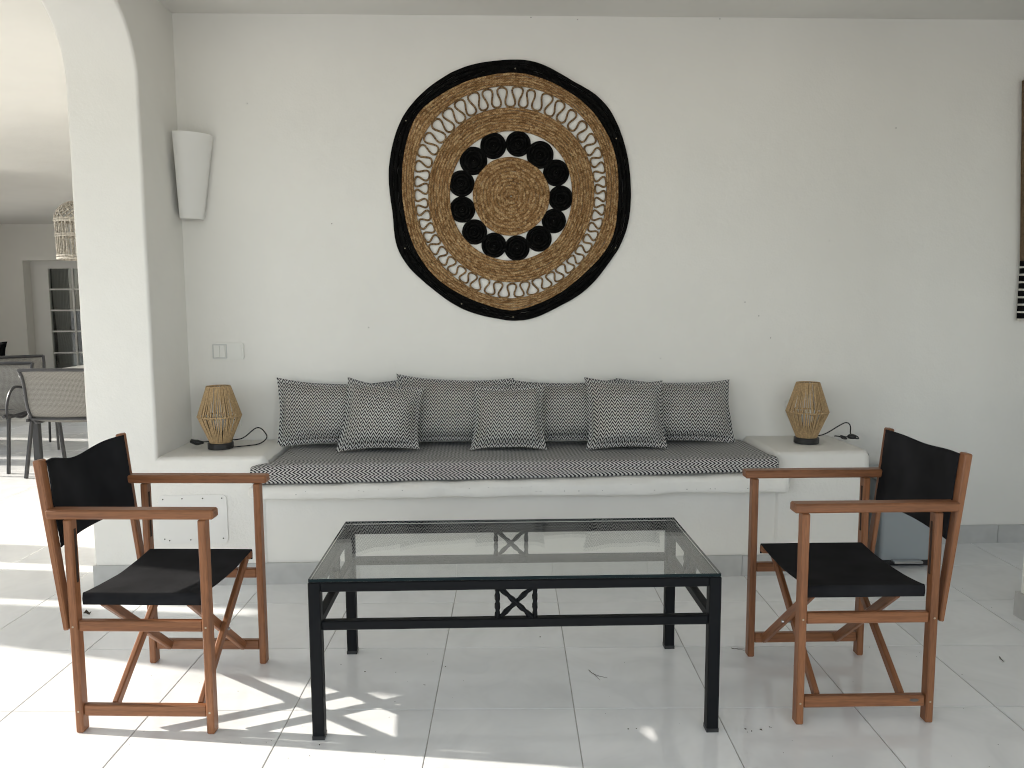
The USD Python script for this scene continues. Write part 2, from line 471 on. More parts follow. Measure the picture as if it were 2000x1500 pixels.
M_sling = MAT('sling_look', {
    'u': ('uvmap', {'attribute': 'st'}), 'm': ('mapping', {'scale': (150., 150., 1.), 'rotation': (0, 0, .78)}),
    'v': ('checker_texture', {'scale': 1.0, 'color1': (.11, .10, .09), 'color2': (.24, .23, .205)}),
    'n': ('noise_texture', {'scale': 120., 'detail': 2.}), 'x': ('mix', {'mix_type': 'multiply', 'fac': .5}),
    'r': ('rgb_ramp', {'ramp': [(.3, (.6, .6, .6)), (.7, (1.2, 1.2, 1.2))]}),
    'p': ('principled_bsdf', {'roughness': .8})},
    [('u.UV', 'm.vector'), ('m.vector', 'v.vector'), ('u.UV', 'n.vector'), ('n.fac', 'r.fac'), ('v.color', 'x.color1'), ('r.color', 'x.color2'), ('x.color', 'p.base_color')], 'p.BSDF')
M_rattan = simple('rattan_look', (.36, .33, .28), .8, var=.5, scale=60., bump=.002)
M_brown = simple('brown_weave_look', (.13, .085, .045), .9, var=.4, scale=80., bump=.002)
M_white_cloth = simple('white_stripe_look', (.62, .60, .55), .9)

# ================================================================== the setting
# floor: tiles of 45 cm on a grout bed
TX0, TY0, TS, GAP = .195, 2.438, .4525, .0032
TSY = .4545
floor = Thing('floor', 'pale grey polished porcelain tile floor of the terrace', None, kind='structure')


def tile_mesh(cx, cy, sx, sy, seed):
    r = random.Random(seed)
    v, f = cbox(sx, sy, .012, .0012)
    tilt = (r.uniform(-1, 1) * .0006, r.uniform(-1, 1) * .0006)
    v = v.copy(); v[:, 2] += v[:, 0] * tilt[0] + v[:, 1] * tilt[1]
    return v + [cx, cy, -.006], f


far_tiles = []
FX0, FX1, FY0, FY1 = -5.62, 4.6, -1.2, 14.5
for i in range(-26, 12):
    for j in range(-10, 29):
        x0, y0 = TX0 + i * TS, TY0 + j * TSY
        if x0 + TS < -9.9 or (x0 + TS < FX0 + .1 and y0 < 8.2) or x0 > FX1 or y0 + TSY < FY0 or y0 > FY1:
            continue
        cx, cy = x0 + TS / 2, y0 + TSY / 2
        m = tile_mesh(cx, cy, TS - GAP, TSY - GAP, i * 100 + j)
        vis = False
        if 1.6 < cy < 8.7:
            for ox in (-.5, 0, .5):
                for oy in (-.5, 0, .5):
                    if cy + oy * TSY > 1:
                        u, v, w = px((cx + ox * TS, cy + oy * TSY, 0))
                        vis |= (-5 < u < 2005 and v < 1505)
            wallx = -1.93
            if cy > 4.35 and cx > wallx - .2:
                vis = False
            if cy - TSY / 2 > 3.75 and -2.0 < cx < 1.6:
                vis = False
            if cy > 4.2 and cx < 0 and px((cx, cy, 0))[0] > 190:
                vis = False
        if vis:
            floor.part('tile', m, M_tile)
        else:
            far_tiles.append(m)
floor.part('tile_field', cat_m(far_tiles), M_tile, kind='stuff')
floor.part('grout', box((FX0, FY0, -.10), (FX1, FY1 + 3.2, -.0022)), M_grout)
floor.part('grout', box((-9.8, 8.2, -.10), (FX0 - .001, FY1 + 3.2, -.0022)), M_grout)
ground = solo('ground', box((-150, -150, -.6), (150, 150, -.12)), M_ground, kind='structure')

# ceiling / roof slab
cpoly = sg.Polygon([(-5.6, -1.0), (4.7, -1.0), (4.7, 18), (-9.9, 18), (-9.9, 8.3), (-5.6, 8.3)])
m = trimesh.creation.extrude_polygon(cpoly, .3); m.apply_translation((0, 0, CEIL))
solo('ceiling', m, M_plaster, kind='structure')


def wall_box(a0, a1, b0, b1, z0, z1):
    v, f = box((a0, b0, z0), (a1, b1, z1))
    return W(v), f


# back wall of the terrace
A_L, A_R = wa(-1.62, FRONT_B), wa(-1.93, FRONT_B)          # right and left face of the partition wall
back = Thing('back_wall', 'white plastered rear terrace wall behind the bench and round rug', 'wall', W1(0.3, WALL_B + .15, 0))
back.part('wall_face', wall_box(A_L - .05, 4.75, WALL_B, WALL_B + .3, -.02, CEIL + .02), M_plaster)
bx = wa(1.70, WALL_B)
for k in range(7):                                       # grey skirting right of the bench
    a0 = bx + k * .452
    back.part('skirting_tile', wall_box(a0 + .0015, min(a0 + .4505, 4.72), WALL_B - .011, WALL_B - .001, -.001, .098 + .001 * (k % 2)), M_skirt)


spk = []
for (u, v_) in [(1455, 590), (1482, 617), (648, 437), (1406, 37), (1037, 34), (574, 24), (483, 202), (1128, 38), (1290, 700), (1505, 660), (720, 640), (1620, 470), (1750, 250)]:
    d_ = ray(u, v_); y_ = d_ * (WALL_B / (d_ @ WN)) + cam_c
    spk.append(uvsphere(y_ - WN * .0004, .0028, .0012, .0022))
back.part('wall_specks', cat_m(spk), M_screw_dark, kind='stuff')


# partition wall with the rounded opening (left of the picture)
def partition(a_lo, a_hi, b_open0, b_open1, b_min, b_max, z_open, rad, bev=.014, rad_lo=None):
    pts = [(b_max, -.02), (b_max, CEIL + .01), (b_min, CEIL + .01), (b_min, -.02), (b_open0, -.02)]
    c0, c1 = b_open0 + rad, b_open1 - rad
    for t in np.linspace(np.pi, np.pi / 2, 18):
        pts.append((c0 + rad * math.cos(t), z_open - rad + rad * math.sin(t)))
    for t in np.linspace(np.pi / 2, 0, 18):
        pts.append((c1 + rad * math.cos(t), z_open - rad + rad * math.sin(t)))
    # subdivide the visible jamb so the edge can wobble
    for z in np.linspace(z_open - rad, -.02, 46)[1:]:
        pts.append((b_open1, z))
    P = np.array(pts)[::-1]                               # orientation handled below
    poly = sg.Polygon(P)
    if not poly.exterior.is_ccw:
        P = P[::-1]
    t = np.roll(P, -1, 0) - P; t /= np.linalg.norm(t, axis=1, keepdims=True) + 1e-9
    n = np.stack([t[:, 1], -t[:, 0]], 1)                  # outward for ccw
    nn = n + np.roll(n, 1, 0); nn /= np.maximum((nn * n).sum(1, keepdims=True), .3)
    layers = []
    for q in np.linspace(0, np.pi / 2, 5):
        layers.append((a_lo + bev * (1 - math.sin(q)), bev * (1 - math.cos(q))))
    lay = [(a_lo + bev * (1 - math.cos(q)), bev * (1 - math.sin(q))) for q in np.linspace(0, np.pi / 2, 5)]
    lay += [(a_hi - bev * (1 - math.cos(q)), bev * (1 - math.sin(q))) for q in np.linspace(np.pi / 2, 0, 5)]
    V = []
    for a, ins in lay:
        wob = (meshkit.fbm(np.c_[np.full(len(P), a), P] * 5.0, 3, 3) - .5) * .010
        on = (P[:, 0] > b_open0 - .01) & (P[:, 0] < b_open1 + .01) & (P[:, 1] > .15)
        Q = P - nn * (ins + wob * on)[:, None]
        V.append(np.c_[np.full(len(P), a), Q])
    N = len(P); V = np.vstack(V); f = []
    for k in range(len(lay) - 1):
        for j in range(N):
            j2 = (j + 1) % N
            f.append((k * N + j, k * N + j2, (k + 1) * N + j2, (k + 1) * N + j))
    f = np.array(f); f = np.vstack([f[:, [0, 1, 2]], f[:, [0, 2, 3]]])
    capv, capf = trimesh.creation.triangulate_polygon(sg.Polygon(V[:N, 1:]), engine='earcut')
    from scipy.spatial import cKDTree
    idx = cKDTree(V[:N, 1:]).query(capv)[1]
    cf = idx[np.asarray(capf)]
    f = np.vstack([f, cf[:, ::-1], cf + (len(lay) - 1) * N])
    return fixn((W(V), f))


part_wall = Thing('arched_partition_wall', 'white plastered partition wall with a rounded opening to the dining area', 'wall', W1((A_L + A_R) / 2, FRONT_B + .2, 0))
part_wall.part('wall_body', partition(A_R, A_L, 1.15, FRONT_B, .75, 15.2, 2.575, .32), M_plaster, smooth=40)
part_wall.part('skirting_tile', wall_box(A_R - .004, A_L - .001, FRONT_B - .010, FRONT_B - .0005, -.001, .103), M_skirt)

# right-hand wall end at the picture's edge
pier = Thing('side_wall', 'white wall end with grey skirting at the right edge of the terrace', 'wall', (2.25, 2.4, 0))
pier.part('wall_body', box((2.095, -.25, -.02), (2.45, 3.17, CEIL + .01)), M_plaster)
for k in range(7):
    pier.part('skirting_tile', box((2.077, 3.185 - (k + 1) * .44, -.001), (2.0935, 3.185 - k * .44 - .002, .102)), M_skirt)
pier.part('skirting_tile', box((2.0955, 3.1715, -.001), (2.45, 3.185, .102)), M_skirt)
solo('end_wall', box((4.45, -.25, -.02), (4.75, 4.1, CEIL + .01)), M_plaster, 'white terrace wall beyond the wall end, out past the right edge', 'wall')

# dining wing: far wall with a glazed door, side walls, roof pillars that stripe the sunlight
YD = 14.3
DX0, DX1, DZ = -8.70, -6.9, 2.06
far = Thing('dining_wall', 'white far wall of the dining area around the glazed door', 'wall', (-7.8, YD + .2, 0))
far.part('wall_face', cat_m([box((-9.9, YD, -.02), (DX0, YD + .34, CEIL + .01)), box((DX1, YD, -.02), (-1.8, YD + .34, CEIL + .01)), box((DX0, YD, DZ), (DX1, YD + .34, CEIL + .01))]), M_plaster)
room = Thing('inner_room', 'dim room with a tiled floor seen through the glazed door', 'room', (-7.8, YD + 1.6, 0))
room.part('room_wall', cat_m([box((-9.9, YD + 3.2, 0), (-5.0, YD + 3.4, CEIL)), box((-9.9, YD + .345, 0), (-9.7, YD + 3.2, CEIL)), box((-5.2, YD + .345, 0), (-5.0, YD + 3.2, CEIL))]), M_dark_room)
solo('dining_side_wall', box((-9.9, 8.3, -.12), (-9.7, 9.65, CEIL + .01)), M_plaster, 'white stub wall at the far garden corner of the dining area', 'wall')
solo('dining_side_wall', box((-9.9, 11.5, -.12), (-9.7, YD - .001, CEIL + .01)), M_plaster, 'white side wall of the dining area next to the glazed door wall', 'wall')
solo('garden_wall', box((-5.6, -.25, -.12), (-5.42, 2.42, CEIL + .01)), M_plaster, 'long white wall closing the garden side nearest the viewer', 'wall')
solo('dining_end_wall', box((-9.695, 8.3, -.02), (-5.62, 8.5, CEIL + .01)), M_plaster, 'white wall closing the garden side of the dining area', 'wall')


def pillar(y0, y1, lean=None, label=None):
    lo = [(-5.6, y0), (-5.42, y0), (-5.42, y1), (-5.6, y1)]
    v = []
    for z in (-.12, 1.0, CEIL):
        for x, y in lo:
            yy_ = y
            if lean and abs(y - y0) < 1e-6:
                yy_ = y0 + lean * (z - 1.54)
            v.append((x, yy_, z))
    f = []
    for k in range(2):
        for j in range(4):
            j2 = (j + 1) % 4
            f.append((4 * k + j, 4 * k + j2, 4 * k + 4 + j2, 4 * k + 4 + j))
    f = np.array(f); f = np.vstack([f[:, [0, 1, 2]], f[:, [0, 2, 3]], [(0, 2, 1), (0, 3, 2)], [(8, 9, 10), (8, 10, 11)]])
    solo('terrace_pillar', (np.array(v), f), M_plaster, label, 'pillar', 'pillars along the garden side')


PL = 'white pillar of the garden front holding up the dining roof'
pillar(3.40, 3.745, -.31, PL)
pillar(3.832, 4.175, None, PL)
pillar(4.285, 4.55, None, PL)
solo('lintel_beam', box((-5.59, 3.45, 2.0), (-5.43, 4.5, CEIL + .005)), M_plaster, 'white lintel beam joining the tops of the three close pillars', 'beam')
pillar(6.52, 6.74, None, PL)
pillar(6.90, 7.62, None, PL)

# glazed door
door = Thing('glazed_door', 'white framed glass door with white glazing bars in the far wall', 'door', (-7.9, YD + .2, 0))
yb = YD + .20
door.part('frame', cat_m([box((DX0 + .12, yb, 0), (-8.375, yb + .07, DZ)), box((-8.375, yb, 1.925), (DX1, yb + .07, DZ)), box((-8.375, yb, 0), (DX1, yb + .07, .10))]), M_white_paint)
door.part('reveal_panel', box((DX0 + .001, yb + .02, 0), (DX0 + .119, yb + .06, DZ - .001)), M_white_paint)
xs = [-8.375, -7.945, -7.515, -7.09]
zs = [.10, .40, .79, 1.17, 1.55, 1.925]
for xk in xs[1:]:
    door.part('glazing_bar', box((xk - .016, yb + .012, .10), (xk + .016, yb + .05, 1.925)), M_white_paint)
for zk in zs[1:-1]:
    door.part('glazing_bar', box((-8.375, yb + .016, zk - .014), (DX1, yb + .046, zk + .014)), M_white_paint)
for i in range(3):
    for j in range(5):
        door.part('pane', box((xs[i] + .004, yb + .028, zs[j] + .004), (xs[i + 1] - .004, yb + .034, zs[j + 1] - .004)), M_pane)
# curtain behind the glass
cu, cz = np.linspace(0, 1, 50), np.linspace(.08, 2.05, 14)
CU, CZ = np.meshgrid(cu, cz)
gath = .42 + .58 * np.clip(abs(CZ - .85) / 1.2, 0, 1) ** .8
vx = -8.42 + CU * .55 * gath + .02 * np.sin(CZ * 3)
vy = YD + .42 + .035 * np.sin(CU * 46) * gath
solo('curtain', (np.stack([vx, vy, CZ], -1).reshape(-1, 3), grid(50, 14)), M_curtain, 'pale gathered curtain hanging behind the glazed door', 'curtain', smooth=True)

# ================================================================== the built-in bench
bench = Thing('built_in_bench', 'white plastered masonry bench with raised side blocks along the rear wall', 'bench', W1(.25, FRONT_B + .2, 0))
aL0, aL1 = A_L - .0145, wa(-1.125, FRONT_B)
aR0, aR1 = wa(1.225, FRONT_B), wa(1.695, FRONT_B)


def block(a0, a1, z1, r=.022, seed=0, ends=(False, True)):
    """block with a rounded top front edge, made of profile slices"""
    na = int((a1 - a0) / .018)
    A = np.linspace(a0, a1, na)
    prof = [(FRONT_B, -.01)] + [(FRONT_B, z) for z in np.linspace(.02, z1 - r, 14)]
    prof += [(FRONT_B + r - r * math.cos(t), z1 - r + r * math.sin(t)) for t in np.linspace(0, np.pi / 2, 6)[1:]]
    prof += [(b, z1) for b in np.linspace(FRONT_B + r, WALL_B - .002, 14)[1:]]
    prof = np.array(prof); V = []
    for a in A:
        p = prof.copy(); e = 0
        for side in (0, 1):
            if ends[side]:
                d = (a - a0) if side == 0 else (a1 - a)
                if d < r:
                    e = r - math.sqrt(max(0, r * r - (r - d) ** 2))
        p[:, 1] = np.where(p[:, 1] > z1 - r * 1.01, p[:, 1] - e, p[:, 1])
        p[:, 0] = p[:, 0] + e * (p[:, 0] < FRONT_B + r)
        q = np.c_[np.full(len(p), a), p]
        nz = (meshkit.fbm(q * 9.0, 3, seed) - .5) * .007
        k = np.clip((p[:, 1] - (z1 - .12)) / .12, 0, 1)
        q[:, 2] += nz * k * (p[:, 1] > .1); q[:, 1] += nz * k * .6 * (p[:, 1] > .1) * (p[:, 0] < WALL_B - .05)
        V.append(q)
    n = len(prof); V = np.vstack(V); f = grid(n, na)
    # end faces down from the edge slices
    ms = [(V, f)]
    for a, sl in ((a0, V[:n]), (a1, V[-n:])):
        c = np.array([[a, WALL_B - .002, -.01]])
        vv = np.vstack([sl, c]); ff = np.array([(i, i + 1, n) for i in range(n - 1)])
        ms.append((vv, ff if a == a0 else ff[:, ::-1]))
    v, f = cat_m(ms)
    return W(v), f[:, ::-1]


bench.part('side_block', block(aL0, aL1, .604, seed=2), M_rough_plaster, smooth=50)
bench.part('side_block', block(aR0, aR1, .594, seed=5, ends=(True, True)), M_rough_plaster, smooth=50)
# front riser between the blocks, 4 mm behind their faces
bench.part('front_riser', wall_box(aL1 - .02, aR0 + .02, FRONT_B + .004, FRONT_B + .12, -.01, .42), M_plaster)
slab = soft_box((wa(-1.205, FRONT_B), FRONT_B - .075, .412), (wa(1.285, FRONT_B), WALL_B - .003, .478), .028, step=.022, amp=.010, freq=7., seed=9)
v = slab[0].copy()
v[:, 1] += np.where(v[:, 1] < FRONT_B, (meshkit.fbm(np.c_[v[:, 0] * 2.3, v[:, 0] * 0, v[:, 2] * 8], 3, 11) - .5) * .02, 0)
v[:, 2] += np.where(v[:, 2] > .44, .030 * np.clip((v[:, 0] - v[:, 0].min()) / 2.5, 0, 1), 0)
bench.part('seat_slab', (W(v), slab[1]), M_rough_plaster, smooth=60)
cs_ = []
rs_ = np.random.RandomState(4)
for _ in range(22):
    a_ = rs_.uniform(wa(-1.1, FRONT_B), wa(1.15, FRONT_B)); z_ = rs_.uniform(.437, .462)
    near = v[np.argmin((v[:, 0] - a_) ** 2 + (v[:, 2] - z_) ** 2 + 4 * np.maximum(0, v[:, 1] - FRONT_B) ** 2)]
    cs_.append(uvsphere(W1(*near), *(rs_.uniform(.0009, .0024, 3) * [1.4, .5, .7])))
bench.part('plaster_chips', cat_m(cs_), M_screw_dark, kind='stuff')
edges = np.arange(A_L, aR1 + .3, .4515)
edges = np.r_[edges[edges < aR1 - .05], aR1]
for a0, a1 in zip(edges[:-1], edges[1:]):
    bench.part('skirting_tile', wall_box(a0 + .001, a1 - .001, FRONT_B - .0105, FRONT_B - .0008, -.001, .1005 + .0015 * RNG.random()), M_skirt)
# access panel with screws
pa0, pa1 = wa(-1.625, FRONT_B), wa(-1.315, FRONT_B)
pm = plate(pa1 - pa0, .228, .004, .022)
pv = pm[0] + [(pa0 + pa1) / 2, FRONT_B - .0004, .3135]
pp_ = bench.part('access_panel', fixn((W(pv), pm[1])), M_white_paint)
for (sx, sz) in [(-.43, .42), (-.15, .43), (.15, .43), (.43, .43), (-.43, -.40), (-.36, -.43), (-.05, -.42), (.43, -.40)]:
    c0 = W1((pa0 + pa1) / 2 + sx * (pa1 - pa0), FRONT_B - .0043, .3135 + sz * .228)
    bench.part('screw', cyl(c0 + WN * .001, c0 - WN * .002, .0032, 8), M_screw, under=pp_)

# mattress on the bench
mx0, mx1 = wa(-1.19, FRONT_B), wa(1.232, FRONT_B)
mz0, mz1 = .486, .583
mb0 = FRONT_B - .07
mm = soft_box((mx0, mb0, mz0), (mx1, WALL_B - .012, mz1), .022, step=.025)
v = mm[0].copy()
uv = np.stack([v[:, 1] + v[:, 2], v[:, 0]], 1)
tt = (v[:, 1] - mb0) / (WALL_B - mb0)
ce = (mx0 + mx1) / 2
back_half = np.where(v[:, 0] < ce, (ce - (aL1 + .012)) / (ce - mx0), ((aR0 - .012) - ce) / (mx1 - ce))
shr = 1 + (back_half - 1) * np.clip((v[:, 1] - (FRONT_B - .03)) / .03, 0, 1)
v[:, 0] = ce + (v[:, 0] - ce) * shr
sag = (meshkit.fbm(v * [2.5, 3, 0], 3, 21) - .5) * .016
v[:, 2] += sag * (v[:, 2] > .53)
xn = (v[:, 0] - mx0) / (mx1 - mx0)
v[:, 2] += np.where(v[:, 2] < .52, .030 * xn - .004 + .006 * (meshkit.fbm(np.c_[v[:, 0] * 3, v[:, 0] * 0, v[:, 0] * 0], 2, 4) - .5), 0) * np.clip((FRONT_B - v[:, 1]) / .04, 0, 1)
v[:, 2] -= .012 * np.exp(-((v[:, 0] - mx0) / .12) ** 2) * (v[:, 2] > .53)
v[:, 1] += .010 * (meshkit.fbm(v * [3, 0, 9], 2, 5) - .5) * (v[:, 1] < FRONT_B - .02)
mat_t = Thing('bench_mattress', 'long thin black and white herringbone mattress lying on the bench', 'mattress', W1((mx0 + mx1) / 2, FRONT_B + .2, mz0))
mat_t.part('mattress_pad', (W(v), mm[1]), M_herring, smooth=True, uv=uv)
zz_ = np.array([(mx0 + .004, FRONT_B - .045 + .004 * math.sin(t), mz0 + .01 + t * .03) for t in np.linspace(0, 1, 6)])
mat_t.part('zip_tab', tube(W(zz_), .004, 6), M_white_cloth)


# ------------------------------------------------------------------ cushions
def pillow(bl, br, tl, tr, thick, toward, pinch=.055, seed=0, bulge_low=.25, n=46, droop=.0):
    """bl.. are the four corner points; toward is the side that faces out"""
    bl, br, tl, tr = (np.asarray(p, float) for p in (bl, br, tl, tr))
    Wd = (np.linalg.norm(br - bl) + np.linalg.norm(tr - tl)) / 2; Hd = (np.linalg.norm(tl - bl) + np.linalg.norm(tr - br)) / 2
    s = np.linspace(-1, 1, n)
    s = np.sign(s) * np.abs(s) ** .8
    A, B = np.meshgrid(s, s)
    nrm = np.cross(br - bl, tl - bl); nrm /= np.linalg.norm(nrm)
    if nrm @ np.asarray(toward) < 0:
        nrm = -nrm
    a = A * (1 - pinch * Hd / Wd * (1 - np.abs(B) ** 2.6))
    b = B * (1 - pinch * (1 - np.abs(A) ** 2.6))
    rs = np.random.RandomState(seed)
    ph = rs.rand(6) * 6.28
    # wavy flange
    edge = np.maximum(np.abs(A), np.abs(B))
    fx, fy = .024 / (Wd / 2), .024 / (Hd / 2)
    ia, ib = np.clip(np.abs(A) / (1 - fx), 0, 1), np.clip(np.abs(B) / (1 - fy), 0, 1)
    puff = ((1 - ia ** 3.2) * (1 - ib ** 3.2)) ** .55
    low = 1 + bulge_low * (-B) * .5
    out = []
    wr = (meshkit.fbm(np.stack([A * Wd * 11 + seed, B * Hd * 11, A * 0], -1), 3, seed) - .5) * (1 + 1.2 * (np.abs(A * B)) ** 2)
    wav = .005 * np.sin(A * 7 + ph[0]) * np.abs(B) ** 6 + .006 * np.sin(B * 6 + ph[1]) * np.abs(A) ** 6
    base = (bl[None, None] * ((1 - a) * (1 - b))[..., None] + br * ((1 + a) * (1 - b))[..., None] + tl * ((1 - a) * (1 + b))[..., None] + tr * ((1 + a) * (1 + b))[..., None]) / 4
    base = base - np.array([0, 0, 1.0]) * (droop * (1 - A ** 2) * np.clip(B, 0, 1) ** 3)[..., None]
    th = thick / 2 * puff * low * (1 + .18 * wr)
    front = base + nrm * (th + .0025 + wav + .015 * wr * puff)[..., None]
    rear = base - nrm * (th * .8 + .0025 - wav)[..., None]
    V = np.vstack([front.reshape(-1, 3), rear.reshape(-1, 3)])
    g = grid(n, n); N = n * n
    idx = np.arange(N).reshape(n, n)
    ring = np.r_[idx[0, :], idx[1:, -1], idx[-1, -2::-1], idx[-2:0:-1, 0]]
    side = np.array([(ring[k], ring[(k + 1) % len(ring)], ring[(k + 1) % len(ring)] + N, ring[k] + N) for k in range(len(ring))])
    side = np.vstack([side[:, [0, 1, 2]], side[:, [0, 2, 3]]])
    f = np.vstack([g, g[:, ::-1] + N, side])
    V, f = fixn((V, f))
    uv = np.stack([A * Wd / 2 + seed * .0037, B * Hd / 2 + seed * .005], -1).reshape(-1, 2)
    uv = np.vstack([uv, uv])
    return (V, f), uv


def wallY(x):
    return 4.075 + .0366 * x


def cushion(name_label, corners, dep, thick, seed, lean=.07, droop=0., pinch=.095):
    """corners: photo positions bl, br, tl, tr; dep: distance of the cushion's middle plane in front of the wall at the foot"""
    P = []
    for k, (u, v) in enumerate(corners):
        y = 3.95
        for _ in range(4):
            x = at_y(u, v, y)[0]
            y = wallY(x) - (dep if k < 2 else dep - lean)
        P.append(at_y(u, v, y))
    c = sum(P) / 4
    t = Thing('herringbone_cushion', name_label, 'cushion', (c[0], c[1], .585), group='herringbone cushions on the bench')
    mesh, uv = pillow(*P, thick, (0, -1, .2), seed=seed, droop=droop, pinch=pinch)
    v = mesh[0].copy()
    # nothing sinks into mattress or wall
    v[:, 2] = np.maximum(v[:, 2], .586 + .004 * (meshkit.noise(v * 30, 1)))
    lim = wallY(v[:, 0]) - .004
    v[:, 1] = np.minimum(v[:, 1], lim)
    t.part('cover', (v, mesh[1]), M_herring, smooth=True, uv=uv)


cushion('herringbone cushion at the left end of the bench, behind the first square one', [(540, 874), (775, 868), (540, 737), (776, 742)], .145, .17, 1, droop=.012)
cushion('wide herringbone cushion left of centre with raised upper corners, against the wall', [(772, 868), (1003, 866), (774, 730), (1004, 738)], .145, .17, 2, droop=.006)
cushion('wide herringbone cushion right of centre, half hidden between two square ones', [(992, 866), (1210, 864), (993, 740), (1208, 739)], .145, .17, 3, droop=.008)
cushion('herringbone cushion at the right end of the bench, against the wall', [(1200, 866), (1438, 866), (1203, 738), (1424, 741)], .145, .17, 4, droop=.006)
cushion('square herringbone cushion leaning in front, leftmost of the three', [(655, 884), (820, 878), (679, 736), (829, 757)], .285, .18, 5, lean=.10)
cushion('square herringbone cushion leaning in front, middle one of the three', [(917, 880), (1069, 879), (925, 752), (1064, 748)], .285, .18, 6, lean=.10)
cushion('square herringbone cushion leaning in front, rightmost of the three', [(1144, 881), (1305, 877), (1141, 736), (1294, 743)], .285, .18, 7, lean=.10)

# ================================================================== the round rug on the wall
RC = W1(wa(0.0, WALL_B), WALL_B, 1.833)
RS = .000925                                                # metres per measured unit


def polar(pts, c=(715, 780)):
    p = np.array([(x - c[0], c[1] - y) for x, y in pts], float)
    an, r = np.arctan2(p[:, 1], p[:, 0]), np.hypot(p[:, 0], p[:, 1]) * RS
    o = np.argsort(an); an, r = an[o], r[o]
    from scipy.interpolate import CubicSpline
    cs = CubicSpline(np.r_[an, an[0] + 2 * np.pi], np.r_[r, r[0]], bc_type='periodic')
    return lambda t: cs((np.asarray(t) - an[0]) % (2 * np.pi) + an[0])


r_out = polar([(720, 70), (860, 85), (1050, 180), (1180, 255), (1290, 400), (1345, 560), (1368, 740), (1360, 900), (1330, 1010), (1240, 1160), (1100, 1310), (960, 1390), (850, 1440), (740, 1458), (600, 1440), (440, 1390), (280, 1280), (170, 1180), (90, 1040), (75, 900), (57, 720), (65, 590), (90, 480), (150, 350), (250, 240), (380, 150), (500, 100), (620, 78)])
r_j = polar([(740, 138), (880, 165), (1020, 230), (1140, 320), (1230, 440), (1280, 560), (1300, 740), (1295, 880), (1260, 1030), (1150, 1170), (1060, 1250), (960, 1320), (850, 1370), (740, 1400), (600, 1380), (470, 1330), (350, 1260), (240, 1150), (180, 1040), (140, 900), (125, 720), (135, 590), (170, 450), (230, 340), (330, 260), (450, 195), (580, 155)])
r_l1 = polar([(725, 205), (1000, 285), (1170, 460), (1235, 740), (1190, 1000), (1020, 1215), (710, 1335), (400, 1215), (240, 1010), (190, 740), (240, 480), (440, 275)])
r_l0 = polar([(720, 318), (950, 380), (1100, 520), (1168, 760), (1110, 1000), (960, 1170), (720, 1248), (460, 1165), (310, 980), (268, 740), (330, 540), (490, 375)])
r_m = polar([(720, 440), (970, 545), (1047, 770), (960, 1020), (720, 1130), (470, 1020), (385, 750), (475, 540)])


def rug_pt(r, t, h):
    """polar position on the wall, h metres out from it"""
    r, t, h = np.broadcast_arrays(r, t, h)
    return RC + (r * np.cos(t))[..., None] * WE + (r * np.sin(t))[..., None] * np.array([0, 0, 1.0]) - h[..., None] * WN


def braid_ring(r0, r1, rows, h0=.004, thick=.010, n=260, seed=0, fuzz=.001):
    ts = np.linspace(0, 2 * np.pi, n + 1)
    sec = np.linspace(0, np.pi, 7)
    ms, uvs = [], []
    ra, rb = r0(ts), r1(ts)
    for k in range(rows):
        c = ra + (rb - ra) * (k + .5) / rows; half = (rb - ra) / rows / 2 * 1.02
        z = (meshkit.fbm(np.c_[np.cos(ts) * 9, np.sin(ts) * 9, np.full(n + 1, k + seed * 7.)], 2, seed) - .5) * fuzz * 3
        R = c[:, None] + z[:, None] - half[:, None] * np.cos(sec)[None]
        Hh = h0 + thick * (.45 + .55 * np.sin(sec))[None] + z[:, None] * .5
        Hh = np.where((sec == 0) | (sec == np.pi), h0 * .4, 1) * Hh if False else Hh
        V = rug_pt(R, np.repeat(ts[:, None], 7, 1), Hh)
        uv = np.stack([np.repeat((ts * c.mean())[:, None], 7, 1) + k * .0063, np.repeat(np.linspace(0, 1, 7)[None], n + 1, 0) + k], -1)
        ms.append((V.reshape(-1, 3), grid(7, n + 1))); uvs.append(uv.reshape(-1, 2))
    for rr, s in ((ra, 0), (rb, 1)):                       # side lips down to the wall
        V = np.stack([rug_pt(rr, ts, np.full(n + 1, h0 + thick * .46)), rug_pt(rr, ts, np.full(n + 1, .0012))], 1)
        ms.append((V.reshape(-1, 3), grid(2, n + 1))); uvs.append(np.stack([np.repeat((ts * .5)[:, None], 2, 1), np.repeat(np.array([[0, 1.]]), n + 1, 0)], -1).reshape(-1, 2))
    return cat_m(ms), np.vstack(uvs)


rug = Thing('wall_rug', 'round jute rug with black border, loops and black discs hung on the wall', 'rug', RC)
m, uv = braid_ring(lambda t: r_j(t) - .001, r_out, 3, thick=.012, seed=1, fuzz=.0010); rug.part('black_border', m, M_black_braid, smooth=True, uv=uv)
m, uv = braid_ring(r_l1, r_j, 5, seed=2); rug.part('jute_ring', m, M_jute, smooth=True, uv=uv)
m, uv = braid_ring(r_m, r_l0, 8, seed=3); rug.part('jute_ring', m, M_jute, smooth=True, uv=uv)
rcen = 209 * RS
ts = np.linspace(0, 2 * np.pi, 181)
rows = 11
m, uv = braid_ring(lambda t: np.full_like(t, .004) + 0 * t, lambda t: rcen * (1 + .012 * np.sin(3 * t + 1)), rows, seed=4, n=160)
v = m[0] + WE * (715 - 715) * RS + np.array([0, 0, (780 - 785) * RS])
rug.part('centre_disc', (v, m[1]), M_jute, smooth=True, uv=uv)
